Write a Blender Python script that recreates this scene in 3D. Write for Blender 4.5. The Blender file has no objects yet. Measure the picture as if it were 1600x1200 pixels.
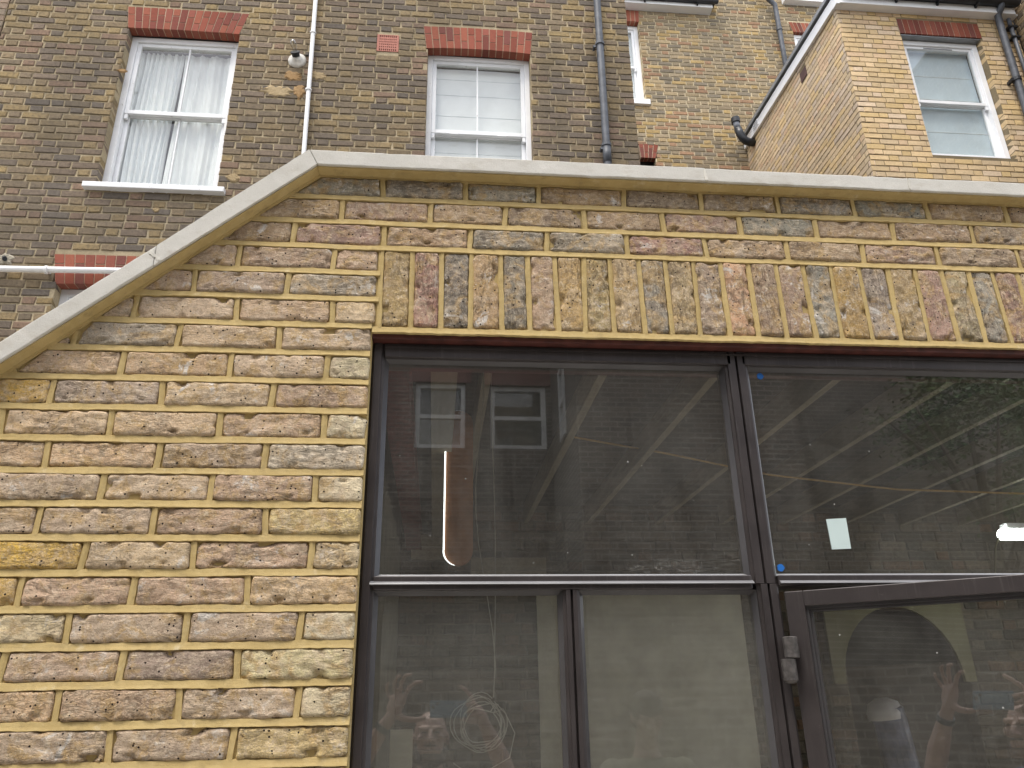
import bpy, bmesh, math, random
import numpy as np
from mathutils import Vector, Matrix, noise, Quaternion

# origin: face of the new brick wall (y=0) at the window reveal (x=0); z=0 is eye level, ground at z=GZ
GZ = -1.75
sc = bpy.context.scene
COL = sc.collection
rnd = random.Random(7)

# ------------------------------------------------------------------ camera
F = Vector((0.09172791, 0.92306141, 0.37355538))
RT = Vector((0.99558654, -0.09248442, -0.01593946))
DN = Vector((0.01983495, 0.37336881, -0.92747092))
CAM = Vector((0.1631, -1.7213, 0.0))
cd = bpy.data.cameras.new("camera")
cam = bpy.data.objects.new("camera", cd)
COL.objects.link(cam)
M = Matrix((RT, -DN, -F)).transposed().to_4x4()
M.translation = CAM
cam.matrix_world = M
cd.sensor_width = 36.0
cd.lens = 36.0 * 1230.7246 / 1600.0
cd.clip_start = 0.02
cd.clip_end = 400
sc.camera = cam

# ------------------------------------------------------------------ light
SUN_EL, SUN_AZ = math.radians(66), math.radians(212)   # azimuth clockwise from +y
w = bpy.data.worlds.new("World")
sc.world = w
w.use_nodes = True
nt = w.node_tree
bg = nt.nodes["Background"]
sky = nt.nodes.new("ShaderNodeTexSky")
sky.sky_type = 'NISHITA'
sky.sun_disc = False
sky.sun_elevation = SUN_EL
sky.sun_rotation = SUN_AZ
sky.air_density = 1.0
sky.dust_density = 3.0
tc = nt.nodes.new("ShaderNodeTexCoord")
mp = nt.nodes.new("ShaderNodeMapping")
mp.inputs['Scale'].default_value = (1, 1, 2.2)
nz = nt.nodes.new("ShaderNodeTexNoise")
nz.inputs['Scale'].default_value = 2.6
nz.inputs['Detail'].default_value = 8
nz.inputs['Roughness'].default_value = .55
cr = nt.nodes.new("ShaderNodeValToRGB")
cr.color_ramp.elements[0].position = .36
cr.color_ramp.elements[1].position = .58
mx = nt.nodes.new("ShaderNodeMix")
mx.data_type = 'RGBA'
mx.inputs['B'].default_value = (7.6, 7.6, 7.7, 1)
nt.links.new(tc.outputs['Generated'], mp.inputs['Vector'])
nt.links.new(mp.outputs[0], nz.inputs['Vector'])
nt.links.new(nz.outputs['Fac'], cr.inputs['Fac'])
nt.links.new(cr.outputs['Color'], mx.inputs['Factor'])
nt.links.new(sky.outputs[0], mx.inputs['A'])
nt.links.new(mx.outputs['Result'], bg.inputs['Color'])
bg.inputs['Strength'].default_value = 0.15
sl = bpy.data.lights.new("sun", 'SUN')
sl.energy = 1.5
sl.angle = math.radians(18)
sl.color = (1.0, .95, .88)
sun = bpy.data.objects.new("sun", sl)
COL.objects.link(sun)
sd = Vector((math.sin(SUN_AZ) * math.cos(SUN_EL), math.cos(SUN_AZ) * math.cos(SUN_EL), math.sin(SUN_EL)))
sun.rotation_euler = sd.to_track_quat('Z', 'Y').to_euler()
sun.location = (3, -6, 9)
vs = sc.view_settings
vs.view_transform = 'Standard'
vs.look = 'None'
vs.gamma = 1
vs.use_curve_mapping = False
vs.exposure = 1.08
cy = sc.cycles
cy.use_denoising = True
cy.max_bounces = 9
cy.diffuse_bounces = 4
cy.glossy_bounces = 5
cy.transparent_max_bounces = 16
cy.sample_clamp_indirect = 6

# ------------------------------------------------------------------ helpers
def tag(o, label=None, cat=None, group=None, kind=None):
    if label: o['label'] = label
    if cat: o['category'] = cat
    if group: o['group'] = group
    if kind: o['kind'] = kind
    return o

def empty(name, loc=(0, 0, 0), **k):
    o = bpy.data.objects.new(name, None)
    o.location = loc
    o.empty_display_size = .1
    COL.objects.link(o)
    return tag(o, **k)

def par(o, p):
    if p is not None:
        o.parent = p
        o.matrix_parent_inverse = Matrix.Translation(-Vector(p.location)) if p.parent is None and p.type == 'EMPTY' and not any(p.rotation_euler) else Matrix()
    return o

class MB:
    def __init__(s):
        s.v = []; s.f = []; s.c = []
    def add(s, vs_, fs, col=None):
        n = len(s.v)
        s.v += [tuple(p) for p in vs_]
        s.f += [tuple(i + n for i in f) for f in fs]
        s.c += [col] * len(fs)
        return s
    def box(s, x0, x1, y0, y1, z0, z1, col=None):
        return s.add([(x0, y0, z0), (x1, y0, z0), (x1, y1, z0), (x0, y1, z0), (x0, y0, z1), (x1, y0, z1), (x1, y1, z1), (x0, y1, z1)],
                     [(0, 3, 2, 1), (4, 5, 6, 7), (0, 1, 5, 4), (1, 2, 6, 5), (2, 3, 7, 6), (3, 0, 4, 7)], col)
    def hexa(s, p, col=None):
        return s.add(p, [(0, 3, 2, 1), (4, 5, 6, 7), (0, 1, 5, 4), (1, 2, 6, 5), (2, 3, 7, 6), (3, 0, 4, 7)], col)
    def prism(s, poly, y0, y1):            # poly in x,z ; extruded along y
        n = len(poly)
        vs_ = [(x, y0, z) for x, z in poly] + [(x, y1, z) for x, z in poly]
        fs = [tuple(range(n)), tuple(range(2 * n - 1, n - 1, -1))]
        fs += [(i, i + n, (i + 1) % n + n, (i + 1) % n) for i in range(n)]
        return s.add(vs_, fs)
    def tube(s, pts, r, n=12, cap=True):
        pts = [Vector(p) for p in pts]
        rs = r if isinstance(r, (list, tuple)) else [r] * len(pts)
        vs_, fs = [], []
        up = None
        for i, p in enumerate(pts):
            t = (pts[min(i + 1, len(pts) - 1)] - pts[max(i - 1, 0)]).normalized()
            if up is None:
                a = Vector((0, 0, 1)) if abs(t.z) < .9 else Vector((1, 0, 0))
                up = t.cross(a).normalized()
            else:
                up = (up - t * up.dot(t)).normalized()
            b = t.cross(up)
            for k in range(n):
                an = 2 * math.pi * k / n
                vs_.append(p + (up * math.cos(an) + b * math.sin(an)) * rs[i])
        for i in range(len(pts) - 1):
            for k in range(n):
                fs.append((i * n + k, i * n + (k + 1) % n, (i + 1) * n + (k + 1) % n, (i + 1) * n + k))
        if cap:
            fs.append(tuple(range(n - 1, -1, -1)))
            fs.append(tuple(range((len(pts) - 1) * n, len(pts) * n)))
        return s.add(vs_, fs)
    def lathe(s, base, axis, prof, n=20):   # prof: (dist along axis, radius)
        base = Vector(base); axis = Vector(axis).normalized()
        s.tube([base + axis * (d + 1e-6 * i) for i, (d, r) in enumerate(prof)], 0.01, n=3, cap=False) if False else None
        a = Vector((0, 0, 1)) if abs(axis.z) < .9 else Vector((1, 0, 0))
        u = axis.cross(a).normalized(); b = axis.cross(u)
        vs_, fs = [], []
        for d, r in prof:
            for k in range(n):
                an = 2 * math.pi * k / n
                vs_.append(base + axis * d + (u * math.cos(an) + b * math.sin(an)) * r)
        for i in range(len(prof) - 1):
            for k in range(n):
                fs.append((i * n + k, i * n + (k + 1) % n, (i + 1) * n + (k + 1) % n, (i + 1) * n + k))
        fs.append(tuple(range(n - 1, -1, -1))); fs.append(tuple(range((len(prof) - 1) * n, len(prof) * n)))
        return s.add(vs_, fs)
    def mesh(s, name, mat, smooth=False, tint=False):
        me = bpy.data.meshes.new(name)
        me.from_pydata(s.v, [], s.f)
        me.update()
        if mat: me.materials.append(mat)
        if tint:
            at = me.attributes.new('tint', 'FLOAT_COLOR', 'CORNER')
            cols = np.ones((len(me.loops), 4), np.float32)
            tot = np.array([len(f) for f in s.f])
            cc = np.array([c if c else (1, 1, 1) for c in s.c], np.float32)
            cols[:, :3] = np.repeat(cc, tot, axis=0)
            at.data.foreach_set('color', cols.ravel())
        if smooth:
            me.polygons.foreach_set('use_smooth', [True] * len(me.polygons))
        return me
    def build(s, name, mat, parent=None, smooth=False, bevel=0, tint=False, **k):
        me = s.mesh(name, mat, smooth, tint)
        if bevel:
            bm = bmesh.new(); bm.from_mesh(me)
            bmesh.ops.recalc_face_normals(bm, faces=bm.faces)
            es = [e for e in bm.edges if len(e.link_faces) == 2 and e.calc_face_angle(0) > .5]
            bmesh.ops.bevel(bm, geom=es, offset=bevel, segments=2, profile=.5, affect='EDGES', clamp_overlap=True)
            bm.to_mesh(me); bm.free()
        o = bpy.data.objects.new(name, me)
        COL.objects.link(o)
        par(o, parent)
        return tag(o, **k)

# ------------------------------------------------------------------ materials
class NT:
    def __init__(s, name):
        s.m = bpy.data.materials.new(name); s.m.use_nodes = True
        s.t = s.m.node_tree; s.b = s.t.nodes['Principled BSDF']; s.out = s.t.nodes['Material Output']
    def n(s, t, **k):
        nd = s.t.nodes.new('ShaderNode' + t)
        for a, b in k.items():
            if a in nd.inputs: s.set(nd.inputs[a], b)
            else: setattr(nd, a, b)
        return nd
    def set(s, i, v):
        if isinstance(v, bpy.types.NodeSocket): s.t.links.new(v, i)
        elif isinstance(v, bpy.types.Node): s.t.links.new(v.outputs[0], i)
        else:
            if isinstance(v, tuple) and len(v) == 3 and i.type == 'RGBA': v = v + (1,)
            i.default_value = v
    def pos(s, scale=(1, 1, 1), obj=False, loc=None):
        src = s.n('TexCoord').outputs['Object'] if obj else s.n('NewGeometry').outputs['Position']
        mp_ = s.n('Mapping'); s.set(mp_.inputs['Vector'], src); mp_.inputs['Scale'].default_value = scale
        if loc is not None: s.set(mp_.inputs['Location'], loc)
        return mp_.outputs[0]
    def noise(s, vec, scale, detail=4, rough=.5, dist=0):
        nd = s.n('TexNoise'); s.set(nd.inputs['Vector'], vec); nd.inputs['Scale'].default_value = scale
        nd.inputs['Detail'].default_value = detail; nd.inputs['Roughness'].default_value = rough; nd.inputs['Distortion'].default_value = dist
        return nd.outputs['Fac']
    def ramp(s, fac, stops):
        nd = s.n('ValToRGB'); s.set(nd.inputs[0], fac)
        e = nd.color_ramp.elements
        while len(e) < len(stops): e.new(.5)
        for el, (p, c) in zip(e, stops):
            el.position = p
            el.color = (c, c, c, 1) if isinstance(c, (int, float)) else tuple(c) + (1,)
        return nd.outputs[0]
    def mix(s, fac, a, b, mode='MIX'):
        nd = s.n('Mix'); nd.data_type = 'RGBA'; nd.blend_type = mode
        s.set(nd.inputs['Factor'], fac); s.set(nd.inputs['A'], a); s.set(nd.inputs['B'], b)
        return nd.outputs['Result']
    def math(s, op, a, b=None, c=None, clamp=False):
        nd = s.n('Math'); nd.operation = op; nd.use_clamp = clamp
        for i, v in enumerate((a, b, c)):
            if v is not None: s.set(nd.inputs[i], v)
        return nd.outputs[0]
    def bump(s, h, dist=.002, strength=1, normal=None):
        nd = s.n('Bump'); s.set(nd.inputs['Height'], h); nd.inputs['Distance'].default_value = dist; nd.inputs['Strength'].default_value = strength
        if normal is not None: s.set(nd.inputs['Normal'], normal)
        return nd.outputs[0]
    def fin(s, color=None, rough=.8, normal=None, metal=0, spec=.5):
        if color is not None: s.set(s.b.inputs['Base Color'], color)
        s.set(s.b.inputs['Roughness'], rough); s.b.inputs['Metallic'].default_value = metal
        s.b.inputs['Specular IOR Level'].default_value = spec
        if normal is not None: s.set(s.b.inputs['Normal'], normal)
        return s.m

def plain(name, col, rough=.6, metal=0, var=.12, scale=8, bump=0, bscale=60, spec=.4):
    t = NT(name)
    n1 = t.noise(t.pos(), scale, 5)
    lo = tuple(c * (1 - var) for c in col); hi = tuple(min(1, c * (1 + var)) for c in col)
    c = t.ramp(n1, [(.35, lo), (.65, hi)])
    nm = t.bump(t.noise(t.pos(), bscale, 5), bump) if bump else None
    return t.fin(c, rough, nm, metal, spec)

def brick_near():
    t = NT('reclaimed_stock_brick')
    oi = t.n('ObjectInfo')
    tint = oi.outputs['Color']
    off = t.n('CombineXYZ'); t.set(off.inputs[0], t.math('MULTIPLY', oi.outputs['Random'], 53)); t.set(off.inputs[1], t.math('MULTIPLY', oi.outputs['Random'], 17))
    v = t.pos((1, 1, 1), obj=True, loc=off.outputs[0])
    vs_ = t.pos((.45, 1, 1.5), obj=True, loc=off.outputs[0])
    big = t.noise(v, 13, 4, .6, .8)
    patch = t.noise(v, 22, 6, .65, 1.2)
    fine = t.noise(v, 120, 5, .7)
    grain = t.noise(v, 420, 3, .7)
    crease = t.noise(vs_, 26, 6, .62, 2.6)
    ridg = t.math('ABSOLUTE', t.math('SUBTRACT', crease, .5))
    ridl = t.ramp(ridg, [(0, 1.0), (.022, 0.15), (.05, 0)])
    msk = t.ramp(t.noise(v, 9, 2), [(.42, 0), (.6, 1)])
    ridl = t.math('MULTIPLY', ridl, msk)
    vor = t.n('TexVoronoi'); t.set(vor.inputs['Vector'], t.pos((1, 1, 1), obj=True, loc=off.outputs[0])); vor.inputs['Scale'].default_value = 105; vor.inputs['Randomness'].default_value = 1
    sep = t.n('SeparateColor'); t.set(sep.inputs[0], vor.outputs['Color'])
    hole = t.math('MULTIPLY', t.ramp(vor.outputs['Distance'], [(.0, 1), (.17, 1), (.24, 0)]), t.ramp(sep.outputs[0], [(.84, 0), (.85, 1)]))
    hole = t.math('MULTIPLY', hole, t.ramp(fine, [(.3, .3), (.5, 1)]))
    c = t.mix(t.ramp(big, [(.40, 0), (.60, .8)]), tint, t.mix(.42, tint, (.31, .235, .175)))
    c = t.mix(t.ramp(t.noise(v, 17, 5, .6, 1.5), [(.49, 0), (.62, .72)]), c, (.56, .37, .15))
    c = t.mix(t.ramp(t.noise(v, 11, 5, .6, 1.5), [(.56, 0), (.72, .5)]), c, (.27, .225, .185))
    c = t.mix(t.ramp(fine, [(.35, .28), (.52, 0)]), c, (.17, .12, .09))
    c = t.mix(t.ramp(grain, [(.52, 0), (.68, .30)]), c, (.68, .52, .34))
    c = t.mix(t.ramp(patch, [(.50, 0), (.66, .6)]), c, (.70, .56, .40))
    c = t.mix(t.ramp(t.noise(v, 260, 4, .75), [(.52, 0), (.66, .5)]), c, (.76, .64, .48))
    c = t.mix(t.ramp(t.noise(v, 210, 4, .75), [(.34, .45), (.44, 0)]), c, (.18, .13, .10))
    eff = t.math('MULTIPLY', t.ramp(t.noise(v, 19, 7, .75, .5), [(.575, 0), (.635, .9)]), t.ramp(oi.outputs['Random'], [(.35, .25), (.6, 1)]))
    c = t.mix(eff, c, (.74, .69, .62))
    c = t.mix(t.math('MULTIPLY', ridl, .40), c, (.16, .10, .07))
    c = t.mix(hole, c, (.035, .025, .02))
    h = t.math('ADD', t.math('MULTIPLY', fine, .9), t.math('MULTIPLY', t.noise(vs_, 34, 7, .72, 1.1), 1.0))
    h = t.math('ADD', h, t.math('MULTIPLY', grain, .18))
    h = t.math('SUBTRACT', h, t.math('MULTIPLY', ridl, .45))
    h = t.math('SUBTRACT', h, t.math('MULTIPLY', hole, 1.6))
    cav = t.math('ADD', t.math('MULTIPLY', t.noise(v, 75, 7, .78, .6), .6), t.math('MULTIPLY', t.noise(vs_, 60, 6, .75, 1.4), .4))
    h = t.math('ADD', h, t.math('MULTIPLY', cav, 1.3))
    c = t.mix(t.ramp(cav, [(.36, .75), (.435, 0)]), c, t.mix(.62, c, (.09, .06, .04)))  # relief shading painted into the colour: hollows darker, raised grain paler
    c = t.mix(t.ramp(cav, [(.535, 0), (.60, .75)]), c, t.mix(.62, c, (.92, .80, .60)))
    c = t.mix(hole, c, (.03, .022, .018))
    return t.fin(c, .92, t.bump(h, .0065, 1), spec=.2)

def mortar_near():
    t = NT('yellow_lime_mortar')
    v = t.pos()
    c = t.ramp(t.noise(v, 6, 5, .6), [(.3, (.41, .305, .13)), (.7, (.54, .408, .185))])
    c = t.mix(t.ramp(t.noise(v, 42, 5, .6), [(.45, 0), (.7, .45)]), c, (.58, .46, .235))
    c = t.mix(t.ramp(t.noise(v, 30, 4, .7), [(.55, 0), (.70, .5)]), c, (.30, .225, .11))
    c = t.mix(t.ramp(t.noise(t.pos((.5, 1, 2)), 11, 5, .7), [(.56, 0), (.70, .5)]), c, (.36, .29, .16))
    c = t.mix(t.ramp(t.noise(v, 16, 5, .7), [(.60, 0), (.72, .5)]), c, (.68, .60, .42))
    c = t.mix(t.ramp(t.noise(v, 700, 2), [(.3, .25), (.5, 0)]), c, (.30, .22, .1))
    h = t.math('ADD', t.noise(v, 500, 3, .7), t.noise(t.pos((.4, 1, 1)), 90, 4))
    return t.fin(c, .95, t.bump(h, .0012, .8), spec=.15)

def brick_far(name, attr, dark=.35, relief=.003, soot=None):
    t = NT(name)
    if attr:
        tint = t.n('Attribute', attribute_name='tint').outputs['Color']
    else:
        tint = t.n('ObjectInfo').outputs['Color']
    v = t.pos()
    n1 = t.noise(v, 38, 5, .65)
    n2 = t.noise(v, 130, 4, .7)
    c = t.mix(t.ramp(n1, [(.35, dark), (.55, 0)]), tint, t.mix(.75, tint, (.05, .042, .036)))
    c = t.mix(t.ramp(n2, [(.55, 0), (.72, .30)]), c, t.mix(.6, tint, (.55, .46, .32)))
    if soot:
        c = t.mix(t.ramp(t.noise(v, .9, 5, .65), [(.43, 0), (.60, soot)]), c, (.12, .10, .078))
        if soot > .4: c = stain(t, c, .26)
    return t.fin(c, .93, t.bump(t.math('ADD', n1, t.math('MULTIPLY', n2, .6)), relief, 1), spec=.15)

def stain(t, c, k):
    p_ = t.n('SeparateXYZ'); t.set(p_.inputs[0], t.n('NewGeometry').outputs['Position'])
    n_ = t.math('MULTIPLY', t.math('SUBTRACT', t.noise(t.pos(), 3.2, 5, .65), .5), 1.6)
    tot = None
    for (sx, sz, rx, rz) in ((-2.25, 3.93, 1.0, .30), (-3.35, 3.9, .5, .35), (1.25, 5.4, .22, 1.1), (1.9, 5.3, .25, 1.2), (-3.3, 5.4, .35, .9)):
        ax = t.math('POWER', t.math('DIVIDE', t.math('SUBTRACT', p_.outputs[0], sx), rx), 2)
        az = t.math('POWER', t.math('DIVIDE', t.math('SUBTRACT', p_.outputs[2], sz), rz), 2)
        q_ = t.math('SUBTRACT', 1.1, t.math('ADD', ax, az)); q_ = t.math('ADD', q_, n_, clamp=True)
        tot = q_ if tot is None else t.math('MAXIMUM', tot, q_)
    return t.mix(t.math('MULTIPLY', tot, k), c, (.075, .07, .062))

def mortar_far(name, a, b, st=0):
    t = NT(name)
    v = t.pos()
    c = t.ramp(t.noise(v, 3.0, 6, .65), [(.32, a), (.68, b)])
    c = t.mix(t.ramp(t.noise(v, 60, 4, .7), [(.4, .35), (.6, 0)]), c, tuple(x * .6 for x in a))
    c = t.mix(t.ramp(t.noise(v, .9, 5, .65), [(.46, 0), (.64, .5)]), c, tuple(x * .5 for x in a))
    if st: c = stain(t, c, st)
    return t.fin(c, .95, t.bump(t.noise(v, 160, 4, .7), .003, 1), spec=.1)

def coping_mat():
    t = NT('cast_stone')
    v = t.pos()
    c = t.ramp(t.noise(v, 4, 6, .6), [(.3, (.54, .525, .475)), (.7, (.64, .625, .575))])
    c = t.mix(t.ramp(t.noise(v, 14, 7, .7, .6), [(.56, 0), (.68, .55)]), c, (.70, .68, .63))
    c = t.mix(t.ramp(t.noise(t.pos((1, 1, 3)), 9, 6, .7), [(.54, 0), (.70, .5)]), c, (.42, .38, .31))
    c = t.mix(t.ramp(t.noise(v, 300, 3, .7), [(.3, .3), (.45, 0)]), c, (.3, .27, .22))
    return t.fin(c, .85, t.bump(t.math('ADD', t.noise(v, 300, 4, .7), t.math('MULTIPLY', t.noise(v, 30, 4), 1.5)), .0012, .9), spec=.25)

def glass_mat(name='window_glass', dust=.10, refl=1.0, tr=.92, tintc=None, streak=True, ior=1.52, scuff=False):
    t = NT(name)
    t.t.nodes.remove(t.b)
    fr = t.n('Fresnel', IOR=ior)
    bf = t.n('NewGeometry').outputs['Backfacing']
    fac = t.math('MULTIPLY', t.math('MULTIPLY', fr, refl, clamp=True), t.math('SUBTRACT', 1, bf))
    c = tintc or (tr, tr * 1.0, tr * .98)
    tp = t.n('BsdfTransparent', Color=c)
    gl = t.n('BsdfGlossy', Color=(1, 1, 1), Roughness=0.012)
    m1 = t.n('MixShader'); t.set(m1.inputs[0], fac); t.set(m1.inputs[1], tp.outputs[0]); t.set(m1.inputs[2], gl.outputs[0])
    out = m1.outputs[0]
    if dust:
        df = t.n('BsdfDiffuse', Color=(.62, .62, .58))
        a = t.ramp(t.noise(t.pos((1, 1, .35)), 7, 7, .7, .8), [(.40, .0), (.75, 1)])
        b = t.ramp(t.noise(t.pos((.15, 1, 2.5)), 30, 5, .7), [(.5, .0), (.8, 1)])
        c2 = t.ramp(t.noise(t.pos((2.5, 1, .15)), 22, 5, .7), [(.52, .0), (.8, .8)])
        vo = t.n('TexVoronoi'); t.set(vo.inputs['Vector'], t.pos()); vo.inputs['Scale'].default_value = 26
        se = t.n('SeparateColor'); t.set(se.inputs[0], vo.outputs['Color'])
        sp = t.math('MULTIPLY', t.ramp(vo.outputs['Distance'], [(.0, 1), (.045, 1), (.06, 0)]), t.ramp(se.outputs[0], [(.86, 0), (.87, 1)]))
        d = t.math('ADD', t.math('ADD', t.math('MULTIPLY', a, .55), t.math('MULTIPLY', b, .4)), t.math('MULTIPLY', c2, .3))
        d = t.math('MULTIPLY_ADD', d, dust, dust * .25)
        if scuff:
            ms = None
            for (sx, sz, rx, rz, am) in ((.70, .275, .16, .035, .8), (.84, .30, .06, .06, .5), (1.95, .62, .30, .12, .35), (.09, .70, .03, .12, .35), (1.30, -.05, .25, .18, .30)):
                mpn = t.n('Mapping'); t.set(mpn.inputs['Vector'], t.n('NewGeometry').outputs['Position'])
                mpn.inputs['Scale'].default_value = (1 / rx, 0, 1 / rz); mpn.inputs['Location'].default_value = (-sx / rx, 0, -sz / rz)
                ln = t.n('VectorMath'); ln.operation = 'LENGTH'; t.set(ln.inputs[0], mpn.outputs[0])
                q_ = t.math('MULTIPLY', t.ramp(ln.outputs['Value'], [(.25, 1), (1.0, 0)]), am)
                ms = q_ if ms is None else t.math('ADD', ms, q_)
            s1 = t.ramp(t.noise(t.pos((.35, 1, 1.6)), 55, 7, .8, 2.5), [(.50, 0), (.68, 1)])
            d = t.math('ADD', d, t.math('MULTIPLY', t.math('MULTIPLY', ms, s1), .26), clamp=True)
        d = t.math('ADD', d, t.math('MULTIPLY', sp, .5), clamp=True)
        m2 = t.n('MixShader'); t.set(m2.inputs[0], d); t.set(m2.inputs[1], out); t.set(m2.inputs[2], df.outputs[0])
        out = m2.outputs[0]
    t.t.links.new(out, t.out.inputs['Surface'])
    return t.m

def painted(name, col, chips=.5):
    t = NT(name)
    v = t.pos()
    c = t.ramp(t.noise(v, 5, 5), [(.35, tuple(x * .9 for x in col)), (.65, col)])
    c = t.mix(t.math('MULTIPLY', t.ramp(t.noise(v, 34, 6, .75), [(.63, 0), (.67, 1)]), chips), c, (.27, .25, .22))
    return t.fin(c, .45, t.bump(t.noise(v, 60, 5), .001, .6), spec=.4)

def frame_mat():
    t = NT('bronze_aluminium')
    v = t.pos((1, 1, .05)); vh = t.pos((.05, 1, 1))
    c = t.ramp(t.noise(t.pos(), 11, 6, .6), [(.3, (.040, .034, .034)), (.7, (.060, .051, .050))])
    c = t.mix(t.ramp(t.noise(v, 160, 4, .7), [(.55, 0), (.8, .35)]), c, (.16, .15, .145))
    c = t.mix(t.ramp(t.noise(t.pos(), 60, 6, .8), [(.66, 0), (.72, .35)]), c, (.30, .29, .27))
    return t.fin(c, .38, t.bump(t.noise(v, 90, 4), .0004, .5), metal=.25, spec=.5)

def wood(name, a, b):
    t = NT(name)
    v = t.pos((1, .12, 1))
    c = t.ramp(t.noise(v, 26, 6, .6, 1.5), [(.3, a), (.7, b)])
    return t.fin(c, .7, t.bump(t.noise(v, 60, 5), .001), spec=.2)

def emit(name, col, s):
    t = NT(name)
    t.b.inputs['Emission Color'].default_value = col + (1,)
    t.b.inputs['Emission Strength'].default_value = s
    return t.fin(col, .4)

M_BRN = brick_near(); M_MORN = mortar_near(); M_COP = coping_mat()
M_BRA, M_BRAs = brick_far('sooty_brick', False, .6, .004, .41), brick_far('sooty_brick_small', True, .6, .004, .41)
M_MORA = mortar_far('old_mortar', (.33, .27, .175), (.52, .43, .285), .25)
M_BRB, M_BRBs = brick_far('tan_brick', False, .5, .004, .18), brick_far('tan_brick_small', True, .5, .004, .18)
M_MORB = mortar_far('pale_mortar', (.48, .40, .26), (.63, .53, .36))
M_BRD, M_BRDs = brick_far('yellow_brick', False, .18, .0025), brick_far('yellow_brick_small', True, .18, .0025)
M_MORD = mortar_far('brown_mortar', (.22, .175, .11), (.30, .245, .155))
M_RED = brick_far('red_rubber_brick', False, .22, .002)
M_REDM = mortar_far('red_brick_joint', (.42, .30, .21), (.56, .44, .32))
M_FR = frame_mat(); M_GL = glass_mat(dust=.055, refl=5.0, tr=.92, scuff=True)
M_GLF = glass_mat('house_glass', dust=.0, refl=1.5, tr=.93)
M_PAINT = painted('flaking_white_paint', (.76, .77, .78), .8)
M_UPVC = plain('white_upvc', (.82, .83, .84), .3, var=.02)
M_WPIPE = plain('white_plastic_pipe', (.78, .78, .78), .35, var=.04)
M_BPIPE = plain('weathered_black_pipe', (.075, .082, .095), .5, var=.25, scale=14, bump=.0008)
M_BLK = plain('black_plastic', (.018, .02, .024), .4, var=.2)
M_REDOX = plain('red_oxide_steel', (.15, .025, .022), .6, var=.3, scale=30)
M_TIM = wood('sawn_timber', (.30, .26, .19), (.40, .36, .27))
M_TER = plain('terracotta', (.36, .145, .105), .8, var=.15, scale=40, bump=.0008)
M_PLB = plain('plasterboard', (.72, .70, .58), .85, var=.12, scale=5, bump=.0006)
M_BOARD = plain('yellow_insulation_board', (.19, .175, .10), .8, var=.1)
M_CONC = plain('concrete', (.40, .38, .34), .9, var=.18, scale=3, bump=.003, bscale=40)
M_DARK = plain('dark_roof_deck', (.06, .055, .05), .8, var=.2)
M_CLOTH = plain('white_cotton', (.80, .84, .87), .85, var=.03)
M_GREY = plain('grey_metal', (.25, .26, .27), .45, var=.1, metal=.3)

# ------------------------------------------------------------------ ground and air side of the yard
g = MB().box(-40, 40, -60, 60, GZ - .3, GZ)
g.build('ground', M_CONC, kind='structure')
MB().box(-.10, 7.15, .13, 4.3, GZ, GZ + .02).build('room_floor', M_CONC, kind='structure')

# ------------------------------------------------------------------ NEAR WALL
ext = empty('brick_extension', (0, 0, GZ), label='new extension wall of reclaimed stock brick with sloping stone coping and soldier course', cat='extension wall')
SL = .875
def slope_z(x): return 1.272 + SL * (x + .158)
wall = MB().prism([(-2.4, GZ), (0, GZ), (0, .832), (2.4, .832), (2.4, GZ), (2.95, GZ), (2.95, 1.27), (-.158, 1.27), (-2.4, slope_z(-2.4))], .006, .108)
wall.build('mortar_bed', M_MORN, ext)

Z0, MC = 1.0563, .0725
def bed(i): return Z0 - MC * i      # centre of the bed joint below course i (i=0: top of soldiers)

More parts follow.
